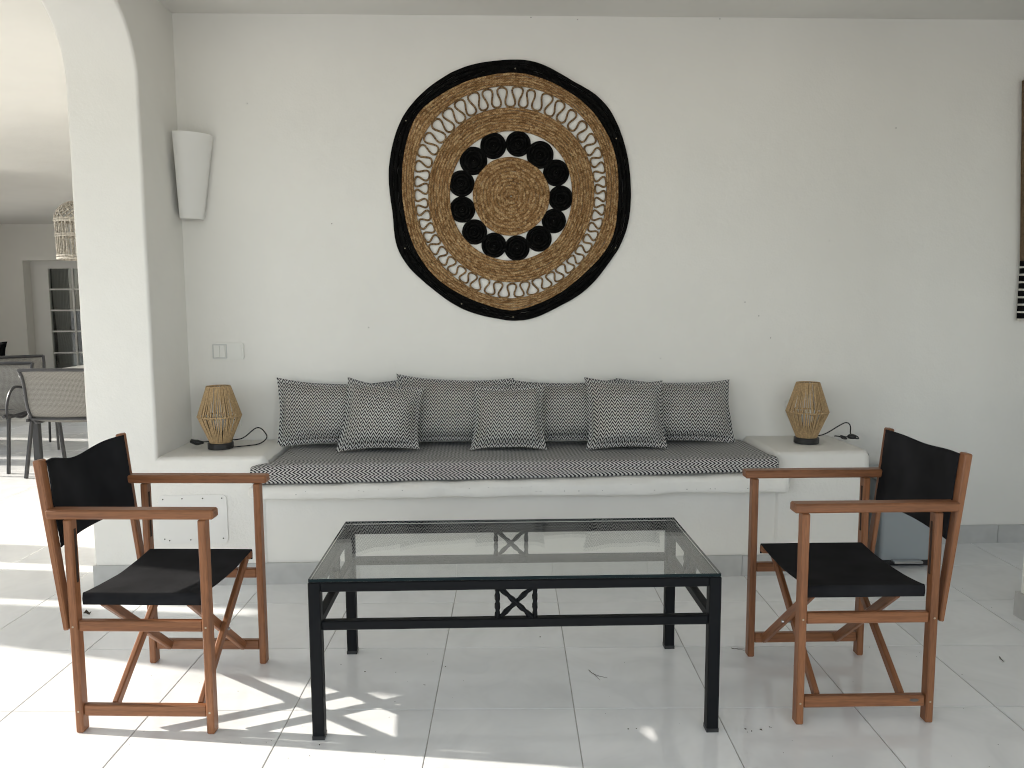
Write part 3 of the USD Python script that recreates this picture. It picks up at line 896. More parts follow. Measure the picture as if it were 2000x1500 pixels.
# serpentine cord between the two jute rings
NL = 42
tt = np.linspace(0, 2 * np.pi, NL * 22, endpoint=False)
wob = np.interp(tt, np.linspace(0, 2 * np.pi, NL * 2 + 1), np.r_[RNG.normal(0, 1, NL * 2), 0])
phs = NL * tt + .35 * np.sin(tt * 3 + 1) + .25 * wob
amp = .5 * (r_l1(tt) - r_l0(tt)) - .002
mid = .5 * (r_l1(tt) + r_l0(tt))
rr = mid + amp * np.cos(phs) * (1 + .06 * wob)
th_ = tt + (1.42 / NL) * np.sin(2 * phs) * (1 + .16 * wob)
P = rug_pt(rr, th_, np.full_like(tt, .0085) + .0015 * np.sin(phs * .5))
m = tube(P, .0053, 6, closed=True)
seg = np.r_[0, np.cumsum(np.linalg.norm(np.diff(P, axis=0), axis=1))]
uv = np.stack([np.repeat(seg, 6), np.tile(np.arange(6) / 6., len(P))], 1)
rug.part('loop_cord', m, M_jute_cord, smooth=True, uv=uv)
for (x, y, r) in [(620, 517, 66), (755, 507, 64), (873, 565, 69), (960, 660, 67), (985, 795, 64), (948, 917, 62), (866, 1012, 66), (746, 1063, 65), (620, 1047, 64), (515, 975, 64), (450, 855, 66), (447, 717, 66), (513, 597, 70)]:
    r *= 1.05
    c = RC + WE * (x - 715) * RS + np.array([0, 0, (780 - y) * RS])
    prof, rows = [(.0015, .011)], 4
    for k in range(rows):
        for s in np.linspace(0, np.pi, 6):
            prof.append((r * RS * (k + .5 - .5 * math.cos(s)) / rows + .001, .006 + .007 * math.sin(s)))
    prof.append((r * RS + .001, .001))
    lv, lf = lathe(prof, 36)
    V = c + lv[:, :1] * WE + lv[:, 1:2] * np.array([0, 0, 1.]) - lv[:, 2:3] * WN
    uv = np.stack([np.arctan2(lv[:, 1], lv[:, 0]) * .03, np.hypot(lv[:, 0], lv[:, 1]) / (r * RS) * rows], 1)
    rug.part('black_disc', (V, lf), M_black_braid, smooth=True, uv=uv)
for (x, y) in [(740, 118), (155, 390), (1285, 480), (137, 1063), (1285, 1063), (722, 1438), (440, 1364)]:
    c = RC + WE * (x - 715) * RS + np.array([0, 0, (780 - y) * RS]) - WN * .016
    rug.part('nail', uvsphere(c, .0035, .0035, .0035), M_nail, smooth=True)

# ================================================================== switch, sockets, sconce
sw = Thing('light_switch', 'white double wall plate with a two-key rocker switch and blank half', 'switch', W1(wa(-1.435, WALL_B), WALL_B, 1.06))
ca = wa(-1.4355, WALL_B)


def wallplate(t, name, a, z, w, h, th, r, off, mat, **kw):
    pm = plate(w, h, th, r)
    return t.part(name, fixn((W(pm[0] + [a, WALL_B - off, z]), pm[1])), mat, **kw)


bp = wallplate(sw, 'plate', ca, 1.060, .158, .086, .008, .012, .0005, M_white_plastic)
for q in (0, 1):
    wallplate(sw, 'key', ca - .0535 + q * .0275, 1.060, .0262, .058, .005, .003, .0087, M_white_plastic, under=bp)
wallplate(sw, 'blank_insert', ca + .036, 1.060, .062, .062, .0012, .004, .0087, M_white_plastic, under=bp)
fr = trimesh.creation.extrude_polygon(sg.box(-.033, -.033, .033, .033).buffer(.003).difference(sg.box(-.031, -.031, .031, .031)), .0015)
fv = np.array(fr.vertices); fv = np.stack([fv[:, 0] + ca - .040, -fv[:, 2] + WALL_B - .0088, fv[:, 1] + 1.060], 1)
sw.part('key_frame', fixn((W(fv), np.array(fr.faces))), M_key_frame, under=bp)
for lab, xc, zc in (('white wall socket half hidden behind the left rope lamp', -1.425, .712), ('white wall socket half hidden behind the right rope lamp', 1.47, .745)):
    so = Thing('wall_socket', lab, 'socket', W1(wa(xc, WALL_B), WALL_B, zc))
    bp = wallplate(so, 'plate', wa(xc, WALL_B), zc, .082, .086, .009, .012, .0005, M_white_plastic)
    wallplate(so, 'insert', wa(xc, WALL_B), zc, .056, .056, .003, .006, .0097, M_white_plastic, under=bp)
    for dx in (-.0095, .0095):
        p = W1(wa(xc, WALL_B) + dx, WALL_B - .0128, zc)
        so.part('pin_hole', cyl(p + WN * .001, p - WN * .0006, .0026, 8), M_black_plastic, under=bp)

sc = Thing('corner_sconce', 'white tapered uplighter wall lamp mounted in the corner beside the opening', 'wall lamp', (-1.56, 3.96, 1.7))


def sconce_rim(A, B, bul, z, n=28):
    A, B = np.array(A), np.array(B); m_ = (A + B) / 2; d = B - A
    nn = np.array([d[1], -d[0]]); nn /= np.linalg.norm(nn)
    s = np.linspace(-1, 1, n)
    p = A[None] * (1 - s[:, None]) / 2 + B[None] * (1 + s[:, None]) / 2 + nn[None] * (bul * np.sqrt(np.maximum(0, 1 - (s * .96) ** 2)))[:, None]
    return np.c_[p, np.full(n, z)]


cx_, cy_ = W1(A_L, WALL_B, 0)[:2]
Vs = []
for z, k in ((1.712, .0), (1.85, .34), (2.0, .70), (2.115, 1.0)):
    Vs.append(sconce_rim((-1.614 - .0, 3.925 - .045 * k), (-1.53 + .062 * k, 4.012), .047 + .014 * k, z))
inner = [q + np.array([-.0035, .0045, 0]) for q in Vs]
V = np.vstack(Vs + inner[::-1]); fsc = grid(28, 8)
sc.part('shade', (V, fsc), M_white_paint, smooth=35)
bot = Vs[0]; cbot = np.array([[cx_ + .01, cy_ - .01, 1.716]])
bv = np.vstack([bot + [0, 0, .02], cbot + [[0, 0, .02]]]); sc.part('bottom_plate', (bv, np.array([(i, i + 1, 28) for i in range(27)])), M_white_paint)
sc.part('lamp_holder', cyl((-1.575, 3.975, 1.735), (-1.575, 3.975, 1.85), .018, 12), M_white_plastic)


# ================================================================== rope table lamps
def rope_lamp(label, c, seed, cord_pts, extras):
    t = Thing('rope_lamp', label, 'table lamp', c, group='rope lamps on the bench blocks')
    rs = random.Random(seed)
    H, rb, rm, rt, zb, zm = .300, .047, .1, .054, .030, .158
    lv, lf = lathe([(0, 0), (.058, 0), (.060, .002), (.060, .027), (.058, .029), (0, .029)], 40)
    t.part('base', fixn((lv, lf)), M_black_plastic, smooth=30, local=True)
    for (name, r0, z0, r1, z1, n) in (('lower_strands', rb, zb, rm, zm, 62), ('upper_strands', rm, zm, rt, H, 62)):
        ms = []
        for k in range(n):
            a0 = 2 * math.pi * (k + rs.gauss(0, .16)) / n; a1 = 2 * math.pi * (k + rs.gauss(0, .22)) / n
            p0 = np.array([r0 * math.cos(a0), r0 * math.sin(a0), z0]); p1 = np.array([r1 * math.cos(a1), r1 * math.sin(a1), z1])
            pm_ = (p0 + p1) / 2 * [1 + rs.gauss(0, .006), 1 + rs.gauss(0, .006), 1]
            ms.append(tube([p0, pm_, p1], .0031 * rs.uniform(.85, 1.15), 5))
        t.part(name, cat_m(ms), M_rope, smooth=True, local=True, kind=None)
    for r, z, q in ((rb, zb + .001, .0026), (rm + .0005, zm, .0034), (rt, H, .0032)):
        a = np.linspace(0, 2 * np.pi, 40, endpoint=False)
        t.part('ring', tube(np.c_[r * np.cos(a), r * np.sin(a), np.full(40, z)], q, 6, closed=True), M_rope, smooth=True, local=True)
    t.part('lamp_holder', cyl((0, 0, .029), (0, 0, .085), .014, 12), M_black_plastic, local=True)
    lv, lf = lathe([(.0, .155), (.018, .15), (.029, .13), (.028, .112), (.014, .087), (.013, .085)], 20)
    t.part('bulb', fixn((lv, lf)), M_white_plastic, smooth=True, local=True)
    cord = t.part('cord', tube(smooth_path(cord_pts, 90), .0031, 7), M_black_plastic, smooth=True)
    for nm, mesh in extras:
        t.part(nm, mesh, M_black_plastic, smooth=True, under=cord)


bLL = .606
pc = [at_y(448, 875, 3.775), at_y(470, 875, 3.80), at_y(492, 873, 3.83), at_y(508, 866, 3.87), at_y(521, 854, 3.92), at_y(517, 844, 3.95), at_y(504, 835, 3.97), at_y(488, 845, 3.94), at_y(470, 857, 3.90), at_y(450, 859, 3.87), at_y(425, 861, 3.86), at_y(396, 863, 3.84)]
for p in pc:
    p[2] = max(p[2], .612)
e0, e1, e2 = at_y(398, 864, 3.83), at_y(384, 864, 3.82), at_y(373, 861, 3.82)
for p in (e0, e1, e2):
    p[2] = max(p[2], .618)
rope_lamp('rope lamp on the left bench block near the partition wall', (-1.408, 3.79, bLL), 3, pc,
          [('plug', tube(smooth_path([e0, e1, e2], 12), np.r_[np.linspace(.006, .014, 6), np.linspace(.014, .010, 6)], 10)),
           ('plug_loop', tube(smooth_path([e2, at_y(380, 868, 3.80) + [0, 0, .004], at_y(394, 868, 3.80) + [0, 0, .004]], 16), .0035, 6))])
bRR = .597
pc = [at_y(1597, 851, 3.96), at_y(1612, 847, 3.97), at_y(1628, 838, 3.99), at_y(1645, 828, 4.02), at_y(1656, 826, 4.04), at_y(1661, 833, 4.05), at_y(1661, 846, 4.04), at_y(1664, 856, 4.02), at_y(1673, 866, 3.98), at_y(1677, 860, 3.99), at_y(1672, 851, 4.0), at_y(1661, 850, 4.0), at_y(1650, 853, 3.98), at_y(1642, 851, 3.98), at_y(1645, 856, 3.96), at_y(1654, 857, 3.96), at_y(1642, 853, 3.97), at_y(1630, 852, 3.98)]
for p in pc:
    p[2] = max(p[2], .603)
s0, s1 = at_y(1655, 855, 3.98), at_y(1672, 861, 3.97)
s0[2] = s1[2] = .612
rope_lamp('rope lamp on the right bench block, the block that ends freely', (1.463, 3.905, bRR), 8, pc,
          [('cord_switch', tube(smooth_path([s0, (s0 + s1) / 2 + [0, 0, .003], s1], 10), np.array([.006, .010, .012, .013, .013, .013, .013, .012, .010, .006]), 10))])


# ================================================================== director's chairs
def side_out(s_):
    return s_


def director_chair(label, loc, rz, bow, droop, badge=False, side=-1):
    """local frame: front +x; near the viewer is y < 0 for side = -1"""
    t = Thing('director_chair', label, 'chair', loc, rz, group="director's chairs facing across the coffee table")
    hx, hy = .202, .235

    def wbar(name, p0, p1, s, h, up=(0, 0, 1), under=None, c=.0035, mesh=None):
        m, uv = bar(p0, p1, s, h, up, c)
        return t.part(name, m, M_wood, uv=uv, local=True, under=under)
    for sy in (-1, 1):
        y = sy * hy
        # front leg; rear leg has a routed slot facing the seat
        wbar('leg', (hx, y, 0.0), (hx, y, .667), .036, .0235, up=(1, 0, 0))
        lp = wbar('leg', (-hx, y, 0.0), (-hx, y, .667), .036, .0235, up=(1, 0, 0))
        sv = soft_box((-.001, -.005, .47), (.0015, .005, .635), .0007, step=.05)
        t.part('slot', (sv[0] + [-hx + .0118, y - .003 * sy, 0], sv[1]), M_slot, local=True, under=lp)
        for (qx, qz) in ((-hx, .069), (hx, .069), (hx, .337), (-hx, .337)):
            c_ = np.array([qx, y + side_out(sy) * .0181, qz])
            t.part('peg', cyl(c_ - [0, side_out(sy) * .001, 0], c_ + [0, side_out(sy) * .0006, 0], .0032, 8), M_nail, local=True, under=lp)
        wbar('armrest', (-hx - .060, y, .6835), (hx + .038, y, .6835), .046, .029, c=.005)
        wbar('bottom_rail', (-hx + .013, y, .069), (hx - .013, y, .069), .022, .036)
        wbar('middle_rail', (-hx + .013, y, .337), (hx - .013, y, .337), .022, .034)
        wbar('seat_rail', (-hx + .02, sy * .206, .412), (hx - .02, sy * .206, .412), .024, .030, c=.006)
        # back post leaning a little, thinner at its foot
        p0, p1 = np.array([-hx - .026, y, .325]), np.array([-hx - .080, y, .845])
        m, uv = bar(p0, p1, .036, .0235, up=(1, 0, 0), c=.004)
        v = m[0].copy(); k = np.clip((.56 - v[:, 2]) / .24, 0, 1)
        ax = p0 + (p1 - p0) * ((v[:, 2:3] - p0[2]) / (p1[2] - p0[2]))
        v[:, 0] = v[:, 0] * (1 - .35 * k) + (ax[:, 0] + .008) * .35 * k
        t.part('back_post', (v, m[1]), M_wood, uv=uv, local=True)
    # two crossed pairs of legs that fold under the seat
    for x in (-.118, .148):
        for sy in (-1, 1):
            xx_ = x + sy * .0115
            wbar('crossed_leg', (xx_, -sy * .212, .072), (xx_, sy * .206, .402), .018, .030, up=(0, -sy, 1))
        m = cyl((x - .026, 0, .227), (x + .026, 0, .227), .005, 10)
        t.part('pivot_bolt', m, M_steel, local=True)
    # seat sling wraps both seat rails
    n, q = 30, 17
    ys = np.linspace(-.214, .214, n)
    prof = [(-.2185, .395), (-.2205, .412), (-.217, .427)] + [(y, .4305 - .014 * (1 - (y / .214) ** 2)) for y in ys] + [(.217, .427), (.2205, .412), (.2185, .395)]
    prof = np.array(prof); n = len(prof)
    xs_ = np.linspace(-.187, .180, q)
    V = np.zeros((q, n, 3)); V[..., 0] = xs_[:, None]; V[..., 1] = prof[None, :, 0]; V[..., 2] = prof[None, :, 1]
    V[..., 2] += .006 * (meshkit.fbm(V * 8 + 3 * side, 3, 2) - .5) * (np.abs(V[..., 1]) < .2)
    top = V.copy(); low = V.copy(); low[..., 2] -= .0025; low[..., 1] *= .99
    g = grid(n, q); N = n * q; idx = np.arange(N).reshape(q, n)
    ring = np.r_[idx[0, :], idx[1:, -1], idx[-1, -2::-1], idx[-2:0:-1, 0]]
    sd = np.array([(ring[k], ring[(k + 1) % len(ring)], ring[(k + 1) % len(ring)] + N, ring[k] + N) for k in range(len(ring))])
    f = np.vstack([g, g[:, ::-1] + N, sd[:, [0, 1, 2]], sd[:, [0, 2, 3]]])
    t.part('seat_sling', fixn((np.vstack([top.reshape(-1, 3), low.reshape(-1, 3)]), f)), M_canvas, smooth=50, local=True)
    # back sling
    n, q = 34, 15
    S, Z = np.meshgrid(np.linspace(-1, 1, n), np.linspace(.575, .838, q))
    Y = S * (hy - .010)
    kz = (Z - .575) / .263
    X = -hx - .053 - .104 * (Z - .585) + .016 - bow * (1 - S ** 2) * (.35 + .65 * kz) - .006 * (1 - S ** 2)
    asym = np.exp(-((S - (-.1 * side * 0 + .0)) / .55) ** 2)
    Zz = Z - droop * asym * kz ** 2 + .010 * (1 - S ** 2) * (1 - kz) ** 2
    X = X + .006 * (meshkit.fbm(np.stack([X * 0, Y * 9, Z * 9], -1), 3, 5) - .5)
    fr_ = np.stack([X, Y, Zz], -1); bk = fr_ - [.003, 0, 0]
    g = grid(n, q); N = n * q; idx = np.arange(N).reshape(q, n)
    ring = np.r_[idx[0, :], idx[1:, -1], idx[-1, -2::-1], idx[-2:0:-1, 0]]
    sd = np.array([(ring[k], ring[(k + 1) % len(ring)], ring[(k + 1) % len(ring)] + N, ring[k] + N) for k in range(len(ring))])
    f = np.vstack([g, g[:, ::-1] + N, sd[:, [0, 1, 2]], sd[:, [0, 2, 3]]])
    bs = t.part('back_sling', fixn((np.vstack([fr_.reshape(-1, 3), bk.reshape(-1, 3)]), f)), M_canvas, smooth=50, local=True)
    hem = fr_[-1] + [-.0015, 0, .001]
    t.part('hem', tube(hem, .0035, 6), M_canvas, smooth=True, local=True, under=bs)
    if badge:
        lv, lf = lathe([(0, .0018), (.9, .0018), (1., .0008), (1., 0)], 24)
        V = np.stack([lv[:, 0] * .0145 - .155 * 1.0, lv[:, 2] * 1.0, lv[:, 1] * .0052], 1)
        yy_ = side * -1 * 0 + (hy + .0112)
        V = V + [0, yy_, .072]
        t.part('badge', fixn((V, lf)), M_screw, smooth=30, local=True)
    return t


director_chair('wooden director\'s chair with black canvas, half in sunlight left of the glass table', (-1.117, 2.552, 0), math.radians(-1.5), .042, .034, side=-1)
director_chair('wooden director\'s chair with black canvas, all in shade right of the glass table', (1.080, 2.588, 0), math.radians(180 + 1.1), .010, .010, badge=True, side=1)

# ================================================================== coffee table
tab = Thing('coffee_table', 'low black iron coffee table with a glass top and crossed ornaments', 'table', (.001, 2.585, 0), math.radians(1.55))
tw, td, lw = 1.19, .582, .036


def tbar(name, p0, p1, s, h, up=(0, 0, 1), under=None, c=.003, label=None):
    m, uv = bar(p0, p1, s, h, up, c)
    return tab.part(name, m, M_black_iron, local=True, under=under)


for sx in (-1, 1):
    for sy in (-1, 1):
        lp = tbar('leg', (sx * tw / 2, sy * td / 2, .004), (sx * tw / 2, sy * td / 2, .4865), lw, lw, up=(1, 0, 0))
        tab.part('foot_cap', box((sx * tw / 2 - .0187, sy * td / 2 - .0187, 0), (sx * tw / 2 + .0187, sy * td / 2 + .0187, .012)), M_black_plastic, local=True, under=lp)
hl = lw / 2
for sy in (-1, 1):
    tbar('top_rail', (-tw / 2 + hl, sy * td / 2, .4715), (tw / 2 - hl, sy * td / 2, .4715), .033, .029)
    tbar('lower_rail', (-tw / 2 + hl, sy * td / 2, .3525), (tw / 2 - hl, sy * td / 2, .3525), .026, .028)
for sx in (-1, 1):
    tbar('top_rail', (sx * tw / 2, -td / 2 + hl, .4715), (sx * tw / 2, td / 2 - hl, .4715), .033, .029)
    tbar('lower_rail', (sx * tw / 2, -td / 2 + hl, .3525), (sx * tw / 2, td / 2 - hl, .3525), .026, .028)


def twisted(p0, p1, r, turns, wave=0.):
    p0, p1 = np.asarray(p0, float), np.asarray(p1, float)
    n = 22; s = np.linspace(0, 1, n)
    d = (p1 - p0) / np.linalg.norm(p1 - p0)
    o = np.cross(d, [0.3, .8, .2]); o /= np.linalg.norm(o); o2 = np.cross(d, o)
    an = s * turns * 2 * np.pi
    V = []
    for k in range(n):
        for j in range(4):
            a = an[k] + j * np.pi / 2
            rr_ = r * (1 + .05 * math.sin(k * 2.1))
            V.append(p0 + (p1 - p0) * s[k] + (o * math.cos(a) + o2 * math.sin(a)) * rr_)
    f = []
    for k in range(n - 1):
        for j in range(4):
            j2 = (j + 1) % 4
            f.append((4 * k + j, 4 * k + j2, 4 * k + 4 + j2, 4 * k + 4 + j))
    return fixn((np.array(V), np.array(f)))


z0_, z1_ = .3660, .4575
for (cx, cy, ax) in ((0, -td / 2, 0), (0, td / 2, 0), (-tw / 2, 0, 1), (tw / 2, 0, 1)):
    def P_(s, z, o=0):
        return (cx + s, cy + o, z) if ax == 0 else (cx + o, cy + s, z)
    hw = .056
    orn = tab.part('ornament', twisted(P_(-hw, z0_), P_(-hw, z1_), .0085, .8), M_black_iron, local=True, smooth=25)
    tab.part('ornament_bar', twisted(P_(hw, z0_), P_(hw, z1_), .0085, .8), M_black_iron, local=True, smooth=25, under=orn)
    tab.part('ornament_bar', twisted(P_(-hw + .006, z0_ - .002, .003), P_(hw - .006, z1_ + .002, .003), .0085, 1.0), M_black_iron, local=True, smooth=25, under=orn)
    tab.part('ornament_bar', twisted(P_(hw - .006, z0_ - .002, -.003), P_(-hw + .006, z1_ + .002, -.003), .0085, 1.0), M_black_iron, local=True, smooth=25, under=orn)
gw, gd, gz0, gz1 = tw + lw - .004, td + lw - .004, .4880, .4975
vg = np.array([(x, y, z) for z in (gz0, gz1) for (x, y) in ((-gw / 2, -gd / 2), (gw / 2, -gd / 2), (gw / 2, gd / 2), (-gw / 2, gd / 2))])
gp = tab.part('glass_top', (vg, np.array([(0, 2, 1), (0, 3, 2), (4, 5, 6), (4, 6, 7)])), M_glass, local=True)
eo, ei = .0, .0006
ve = []
for z in (gz0 + .0001, gz1 - .0001):
    for (x, y) in ((-1, -1), (1, -1), (1, 1), (-1, 1)):
        ve.append((x * (gw / 2), y * (gd / 2), z))
fe = []
for j in range(4):
    j2 = (j + 1) % 4
    fe += [(j, j2, 4 + j2), (j, 4 + j2, 4 + j)]
tab.part('glass_edge', (np.array(ve), np.array(fe)), M_glass_edge, local=True, under=gp)

# ================================================================== pedal bin
bn = Thing('pedal_bin', 'pale grey pedal bin standing on the floor behind the right chair', 'bin', (1.95, 3.93, 0))
bn.part('body', soft_box((1.805, 3.80, .012), (2.055, 4.06, .41), .02, step=.06), M_bin, smooth=40)
bn.part('base_rim', soft_box((1.80, 3.795, 0), (2.06, 4.065, .03), .008, step=.08), M_black_plastic, smooth=40)
bn.part('lid', soft_box((1.80, 3.795, .412), (2.06, 4.065, .455), .018, step=.06), M_bin, smooth=40)
pdl = bn.part('pedal', soft_box((1.858, 3.755, .022), (1.998, 3.80, .036), .006, step=.03), M_steel, smooth=40)

# ================================================================== striped hanging at the right edge
hg = Thing('wall_hanging', 'woven hanging with a black and white striped lower edge at the right', 'wall hanging', W1(wa(2.85, WALL_B), WALL_B, 1.2))


def hpanel(zlo, zhi, x0, x1, b0, b1):
    v, f = box((0, b0, zlo), (1, b1, zhi))
    w0, w1 = wa(x0, WALL_B), wa(x1, WALL_B)
    v = v.copy(); v[:, 0] = np.where(v[:, 0] < .5, np.where(v[:, 2] > (zlo + zhi) / 2, w1, w0), wa(3.15, WALL_B))
    return W(v), f


hg.part('woven_panel', hpanel(1.50, 2.40, 2.632, 2.586, WALL_B - .05, WALL_B - .012), M_brown)
ns = 8
for k in range(ns):
    z0h = 1.192 + k * (1.50 - 1.192) / ns; hgt = (1.50 - 1.192) / ns
    hg.part('black_stripe', hpanel(z0h + .010, z0h + hgt - .0004, 2.634, 2.634, WALL_B - .044, WALL_B - .010), M_black_cotton)
    hg.part('white_stripe', hpanel(z0h, z0h + .0096, 2.633, 2.633, WALL_B - .046, WALL_B - .010), M_white_cloth)

# ================================================================== dining furniture seen through the opening
TBX, TBY = -3.32, 6.82
dt = Thing('dining_table', 'pale topped outdoor dining table behind the woven chairs', 'table', (TBX, TBY, 0))
dt.part('table_top', soft_box((TBX - .62, TBY - .50, .715), (TBX + .9, TBY + .50, .740), .008, step=.15), M_white_paint, smooth=40)
for sx, sy in ((-.55, -.42), (-.55, .42), (.82, -.42), (.82, .42)):
    m, uv = bar((TBX + sx, TBY + sy, 0), (TBX + sx, TBY + sy, .714), .05, .05, up=(1, 0, 0))
    dt.part('leg', m, M_frame_grey)


def dining_chair_parts(t):
    """front +x; woven sling between bent tubes"""
    hw = .235
    for sy in (-1, 1):
        side = smooth_path([(.22, sy * hw, .44), (.05, sy * hw, .425), (-.17, sy * hw, .42), (-.215, sy * hw, .47), (-.25, sy * (hw + .004), .63), (-.30, sy * (hw + .012), .815)], 26)
        fr = t.part('side_tube', tube(side, .0125, 8), M_frame_grey, smooth=40, local=True)
        m, _ = bar((-.17, sy * (hw + .014), .44), (-.285, sy * (hw + .02), 0), .018, .034, up=(1, 0, 0)); t.part('leg', m, M_frame_grey, local=True)
        m, _ = bar((.17, sy * (hw + .014), .44), (.235, sy * (hw + .014), 0), .018, .034, up=(1, 0, 0)); t.part('leg', m, M_frame_grey, local=True)
        m, _ = bar((.21, sy * (hw + .016), .43), (-.235, sy * (hw + .016), .43), .016, .024); t.part('rail', m, M_frame_grey, local=True)
        arm = smooth_path([(-.235, sy * (hw + .02), .62), (-.02, sy * (hw + .03), .645), (.14, sy * (hw + .03), .635), (.19, sy * (hw + .022), .56), (.19, sy * (hw + .016), .44)], 22)
        t.part('arm', tube(arm, .011, 8), M_frame_grey, smooth=40, local=True)
    t.part('top_rail', tube([(-.30, -hw - .012, .815), (-.305, 0, .817), (-.30, hw + .012, .815)], .013, 8), M_frame_grey, smooth=40, local=True)
    t.part('lower_rail', tube([(-.205, -hw, .438), (-.205, 0, .438), (-.205, hw, .438)], .011, 8), M_frame_grey, smooth=40, local=True)
    path = smooth_path([(-.297, 0, .805), (-.25, 0, .64), (-.213, 0, .475), (-.165, 0, .428), (.05, 0, .424), (.22, 0, .438)], 26)
    ys = np.linspace(-hw + .006, hw - .006, 9)
    V = np.zeros((len(path), 9, 3)); V[..., 0] = path[:, None, 0]; V[..., 2] = path[:, None, 2]; V[..., 1] = ys[None]
    V[..., 2] -= .012 * (1 - (ys / hw) ** 2)[None] * (path[:, None, 0] > -.17)
    V[..., 0] -= .014 * (1 - (ys / hw) ** 2)[None] * (path[:, None, 0] < -.17)
    s = np.r_[0, np.cumsum(np.linalg.norm(np.diff(path, axis=0), axis=1))]
    uv = np.stack([np.repeat(ys[None], len(path), 0), np.repeat(s[:, None], 9, 1)], -1).reshape(-1, 2)
    t.part('sling', (V.reshape(-1, 3), grid(9, len(path))), M_sling, smooth=True, uv=uv, local=True)


GD = 'woven dining chairs round the outdoor table'
d0 = Thing('dining_chair', 'grey woven dining chair with its back to the terrace, nearest of the dining chairs', 'chair', (-3.39, 6.14, 0), math.radians(90), group=GD)
dining_chair_parts(d0)
for lab, loc, rz in (('dark dining chair with arms at the left, partly cut off by the picture edge', (-4.16, 6.22, 0), math.radians(-82)),
                     ('dark woven dining chair behind the nearest one, across the table', (-4.40, 7.05, 0), math.radians(-52))):
    x = UsdGeom.Xform.Define(stage, free('/World/dining_chair'))
    x.AddTranslateOp().Set(Gf.Vec3d(*loc)); x.AddRotateZOp().Set(math.degrees(rz))
    x.GetPrim().GetReferences().AddInternalReference(d0.path); x.GetPrim().SetInstanceable(True)
    tag(x.GetPrim(), lab, 'chair', GD)

# woven birdcage pendant
pd = Thing('pendant_lamp', 'woven birdcage pendant lamp hanging over the dining table, cut off by the wall', 'pendant lamp', (-3.365, 6.3, 1.65))
a = np.linspace(0, 2 * np.pi, 36, endpoint=False)
for r, z, q in ((.165, .0, .011), (.17, .02, .006), (.172, .17, .008), (.172, .185, .007), (.174, .285, .010), (.174, .30, .007)):
    pd.part('hoop', tube(np.c_[r * np.cos(a), r * np.sin(a), np.full(36, z)], q, 6, closed=True), M_rattan, smooth=True, local=True)
ms = []
for k in range(34):
    t_ = 2 * math.pi * (k + RNG.normal(0, .12)) / 34
    ms.append(tube([(.166 * math.cos(t_), .166 * math.sin(t_), 0), (.170 * math.cos(t_), .170 * math.sin(t_), .15), (.174 * math.cos(t_), .174 * math.sin(t_), .295)], .0055, 5))
pd.part('cage_bars', cat_m(ms), M_rattan, smooth=True, local=True)
ms = []
for s in (-1, 1):
    for k in range(22):
        ph = np.linspace(0, math.pi / 2 * .93, 14)
        t_ = 2 * math.pi * k / 22 + s * ph * .9
        ms.append(tube(np.c_[.174 * np.cos(ph) * np.cos(t_), .174 * np.cos(ph) * np.sin(t_), .295 + .15 * np.sin(ph)], .005, 5))
pd.part('dome_weave', cat_m(ms), M_rattan, smooth=True, local=True)
pd.part('cord', tube([(0, 0, .44), (0, 0, .7), (0, 0, 1.049)], .006, 6), M_black_plastic, local=True)

# low black sofa with a cushion, only a corner shows at the left edge
sf = Thing('dark_sofa', 'low dark outdoor sofa at the far left of the dining area', 'sofa', (-7.2, 9.9, 0))
sf.part('seat', soft_box((-7.9, 9.5, .12), (-6.55, 10.3, .42), .03, step=.15), M_black_cotton, smooth=40)
sf.part('backrest', soft_box((-7.9, 10.15, .42), (-6.75, 10.32, .70), .03, step=.15), M_black_cotton, smooth=40)
q = [at_y(-70, 745, 9.75), at_y(8, 742, 9.75), at_y(-70, 668, 9.95), at_y(14, 667, 9.95)]
mesh, uv = pillow(*q, .12, (0, -1, .2), seed=12)
cs = Thing('black_cushion', 'black cushion with a pointed corner standing at the far left edge', 'cushion', sum(q) / 4)
cs.part('cover', mesh, M_black_cotton, smooth=True)
# cushion inside the room, behind the glass
q = [at_y(112, 716, YD + 1.0), at_y(150, 716, YD + 1.0), at_y(110, 655, YD + 1.1), at_y(148, 656, YD + 1.1)]
bs_ = Thing('inner_bench', 'low pale bench inside the room behind the glazed door', 'bench', (-7.6, YD + 1.3, 0))
zs_ = q[0][2]
bs_.part('seat', soft_box((-8.6, YD + .85, 0), (-6.6, YD + 1.6, max(.1, zs_ + .02)), .02, step=.3), M_curtain, smooth=40)
mesh, uv = pillow(*[p + [0, 0, .03] for p in q], .15, (0, -1, .2), seed=15)
cs = Thing('black_cushion', 'black cushion inside the room, seen through the glazed door panes', 'cushion', sum(q) / 4)
cs.part('cover', mesh, M_black_cotton, smooth=True)

# ================================================================== litter on the floor
def on_floor(u, v):
    return at_z(u, v, .001)


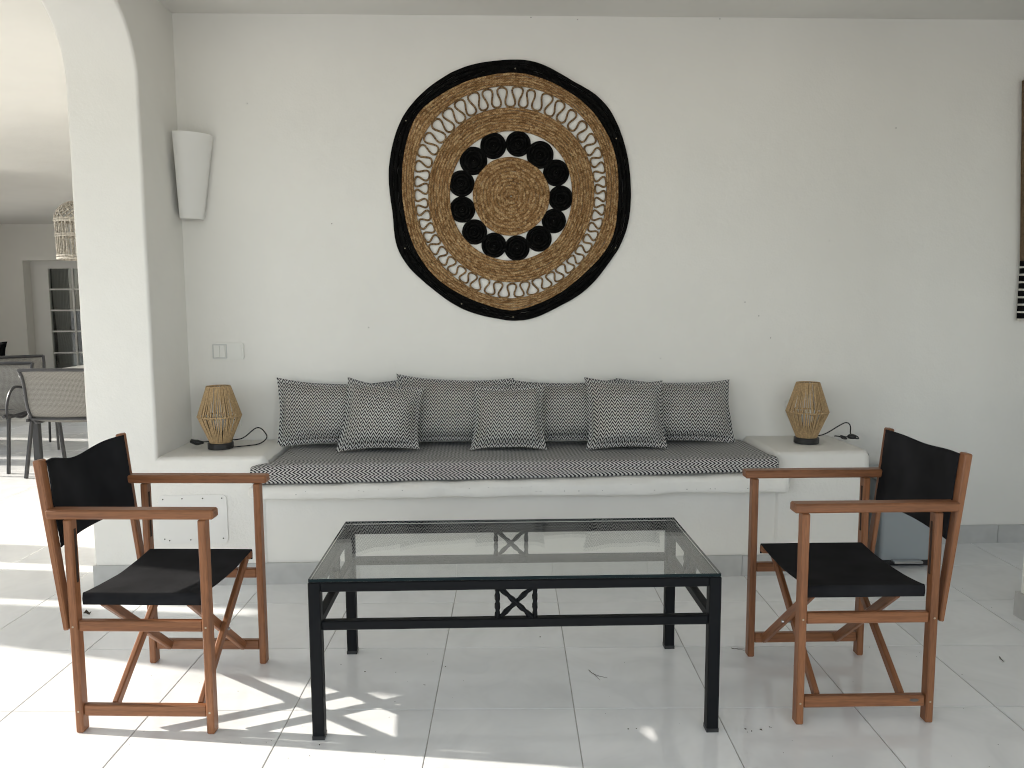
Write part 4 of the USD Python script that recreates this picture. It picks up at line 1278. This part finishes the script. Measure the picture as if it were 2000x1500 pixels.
p = on_floor(170, 1200)
n_ = 9
lv = np.array([(0, 0, .004)] + [((.013 if k % 2 else .020) * math.cos(k * 2 * math.pi / n_), .7 * (.013 if k % 2 else .020) * math.sin(k * 2 * math.pi / n_), .002 + .012 * (k % 3 == 0) + .005 * (k % 2)) for k in range(n_)])
lf = np.array([(0, k + 1, (k + 1) % n_ + 1) for k in range(n_)])
solo('dry_leaf', (lv + p, lf), M_leaf, 'small curled dark dry leaf on the floor behind the left chair', 'leaf')


def twig(label, pts, r=.0011, extra=None):
    P = [on_floor(*q) + [0, 0, r] for q in pts]
    ms = [tube(smooth_path(P, 10), np.linspace(r, r * .5, 10), 5)]
    if extra:
        ms.append(tube(smooth_path([on_floor(*q) + [0, 0, r] for q in extra], 8), np.linspace(r * .8, r * .4, 8), 5))
    solo('twig', cat_m(ms), M_twig, label, 'twig')


twig('thin forked twig on the tiles under the glass table', [(1150, 1309), (1162, 1318), (1186, 1324)], .0011, [(1158, 1315), (1172, 1329)])
twig('hair thin twig on the floor by the far front leg of the right chair', [(1428, 1266), (1440, 1268), (1456, 1271)], .001, [(1430, 1267), (1455, 1268)])
twig('short dark twig on the open floor at the far right', [(1952, 1284), (1956, 1289), (1960, 1293)], .0022)
ms = []
rs = random.Random(5)
spots = [(744, 1286), (713, 1312), (773, 1313), (666, 1298), (830, 1338), (828, 1337), (1220, 1294), (1227, 1424), (1055, 1244), (1400, 1400), (1243, 1423), (624, 1455), (870, 1302), (1456, 1424), (1460, 1430), (1468, 1428), (1486, 1425), (1503, 1420), (1506, 1421), (1488, 1427), (1698, 1264), (1770, 1278), (1790, 1282), (1879, 1318), (1932, 1497), (520, 1450), (530, 1447), (470, 1450), (850, 1362), (905, 1330), (760, 1401), (296, 1320), (390, 1334), (465, 1350), (1550, 1300), (1600, 1200), (1880, 1150)]
for _ in range(38):
    spots.append((rs.uniform(250, 1980), rs.uniform(1180, 1495)))
for k, (u, v) in enumerate(spots):
    c = on_floor(u, v); s = rs.uniform(.0012, .0026) * (1.15 if k < 20 else .65)
    b = cbox(s * rs.uniform(1, 2.4), s, s * .7, .0003)
    an = rs.uniform(0, 3.1); R_ = np.array([[math.cos(an), math.sin(an), 0], [-math.sin(an), math.cos(an), 0], [0, 0, 1]])
    ms.append((b[0] @ R_ + c + [0, 0, s * .3], b[1]))
solo('floor_crumbs', cat_m(ms), M_leaf, 'scattered dark crumbs and soil specks on the tiles', 'crumbs', kind='stuff')
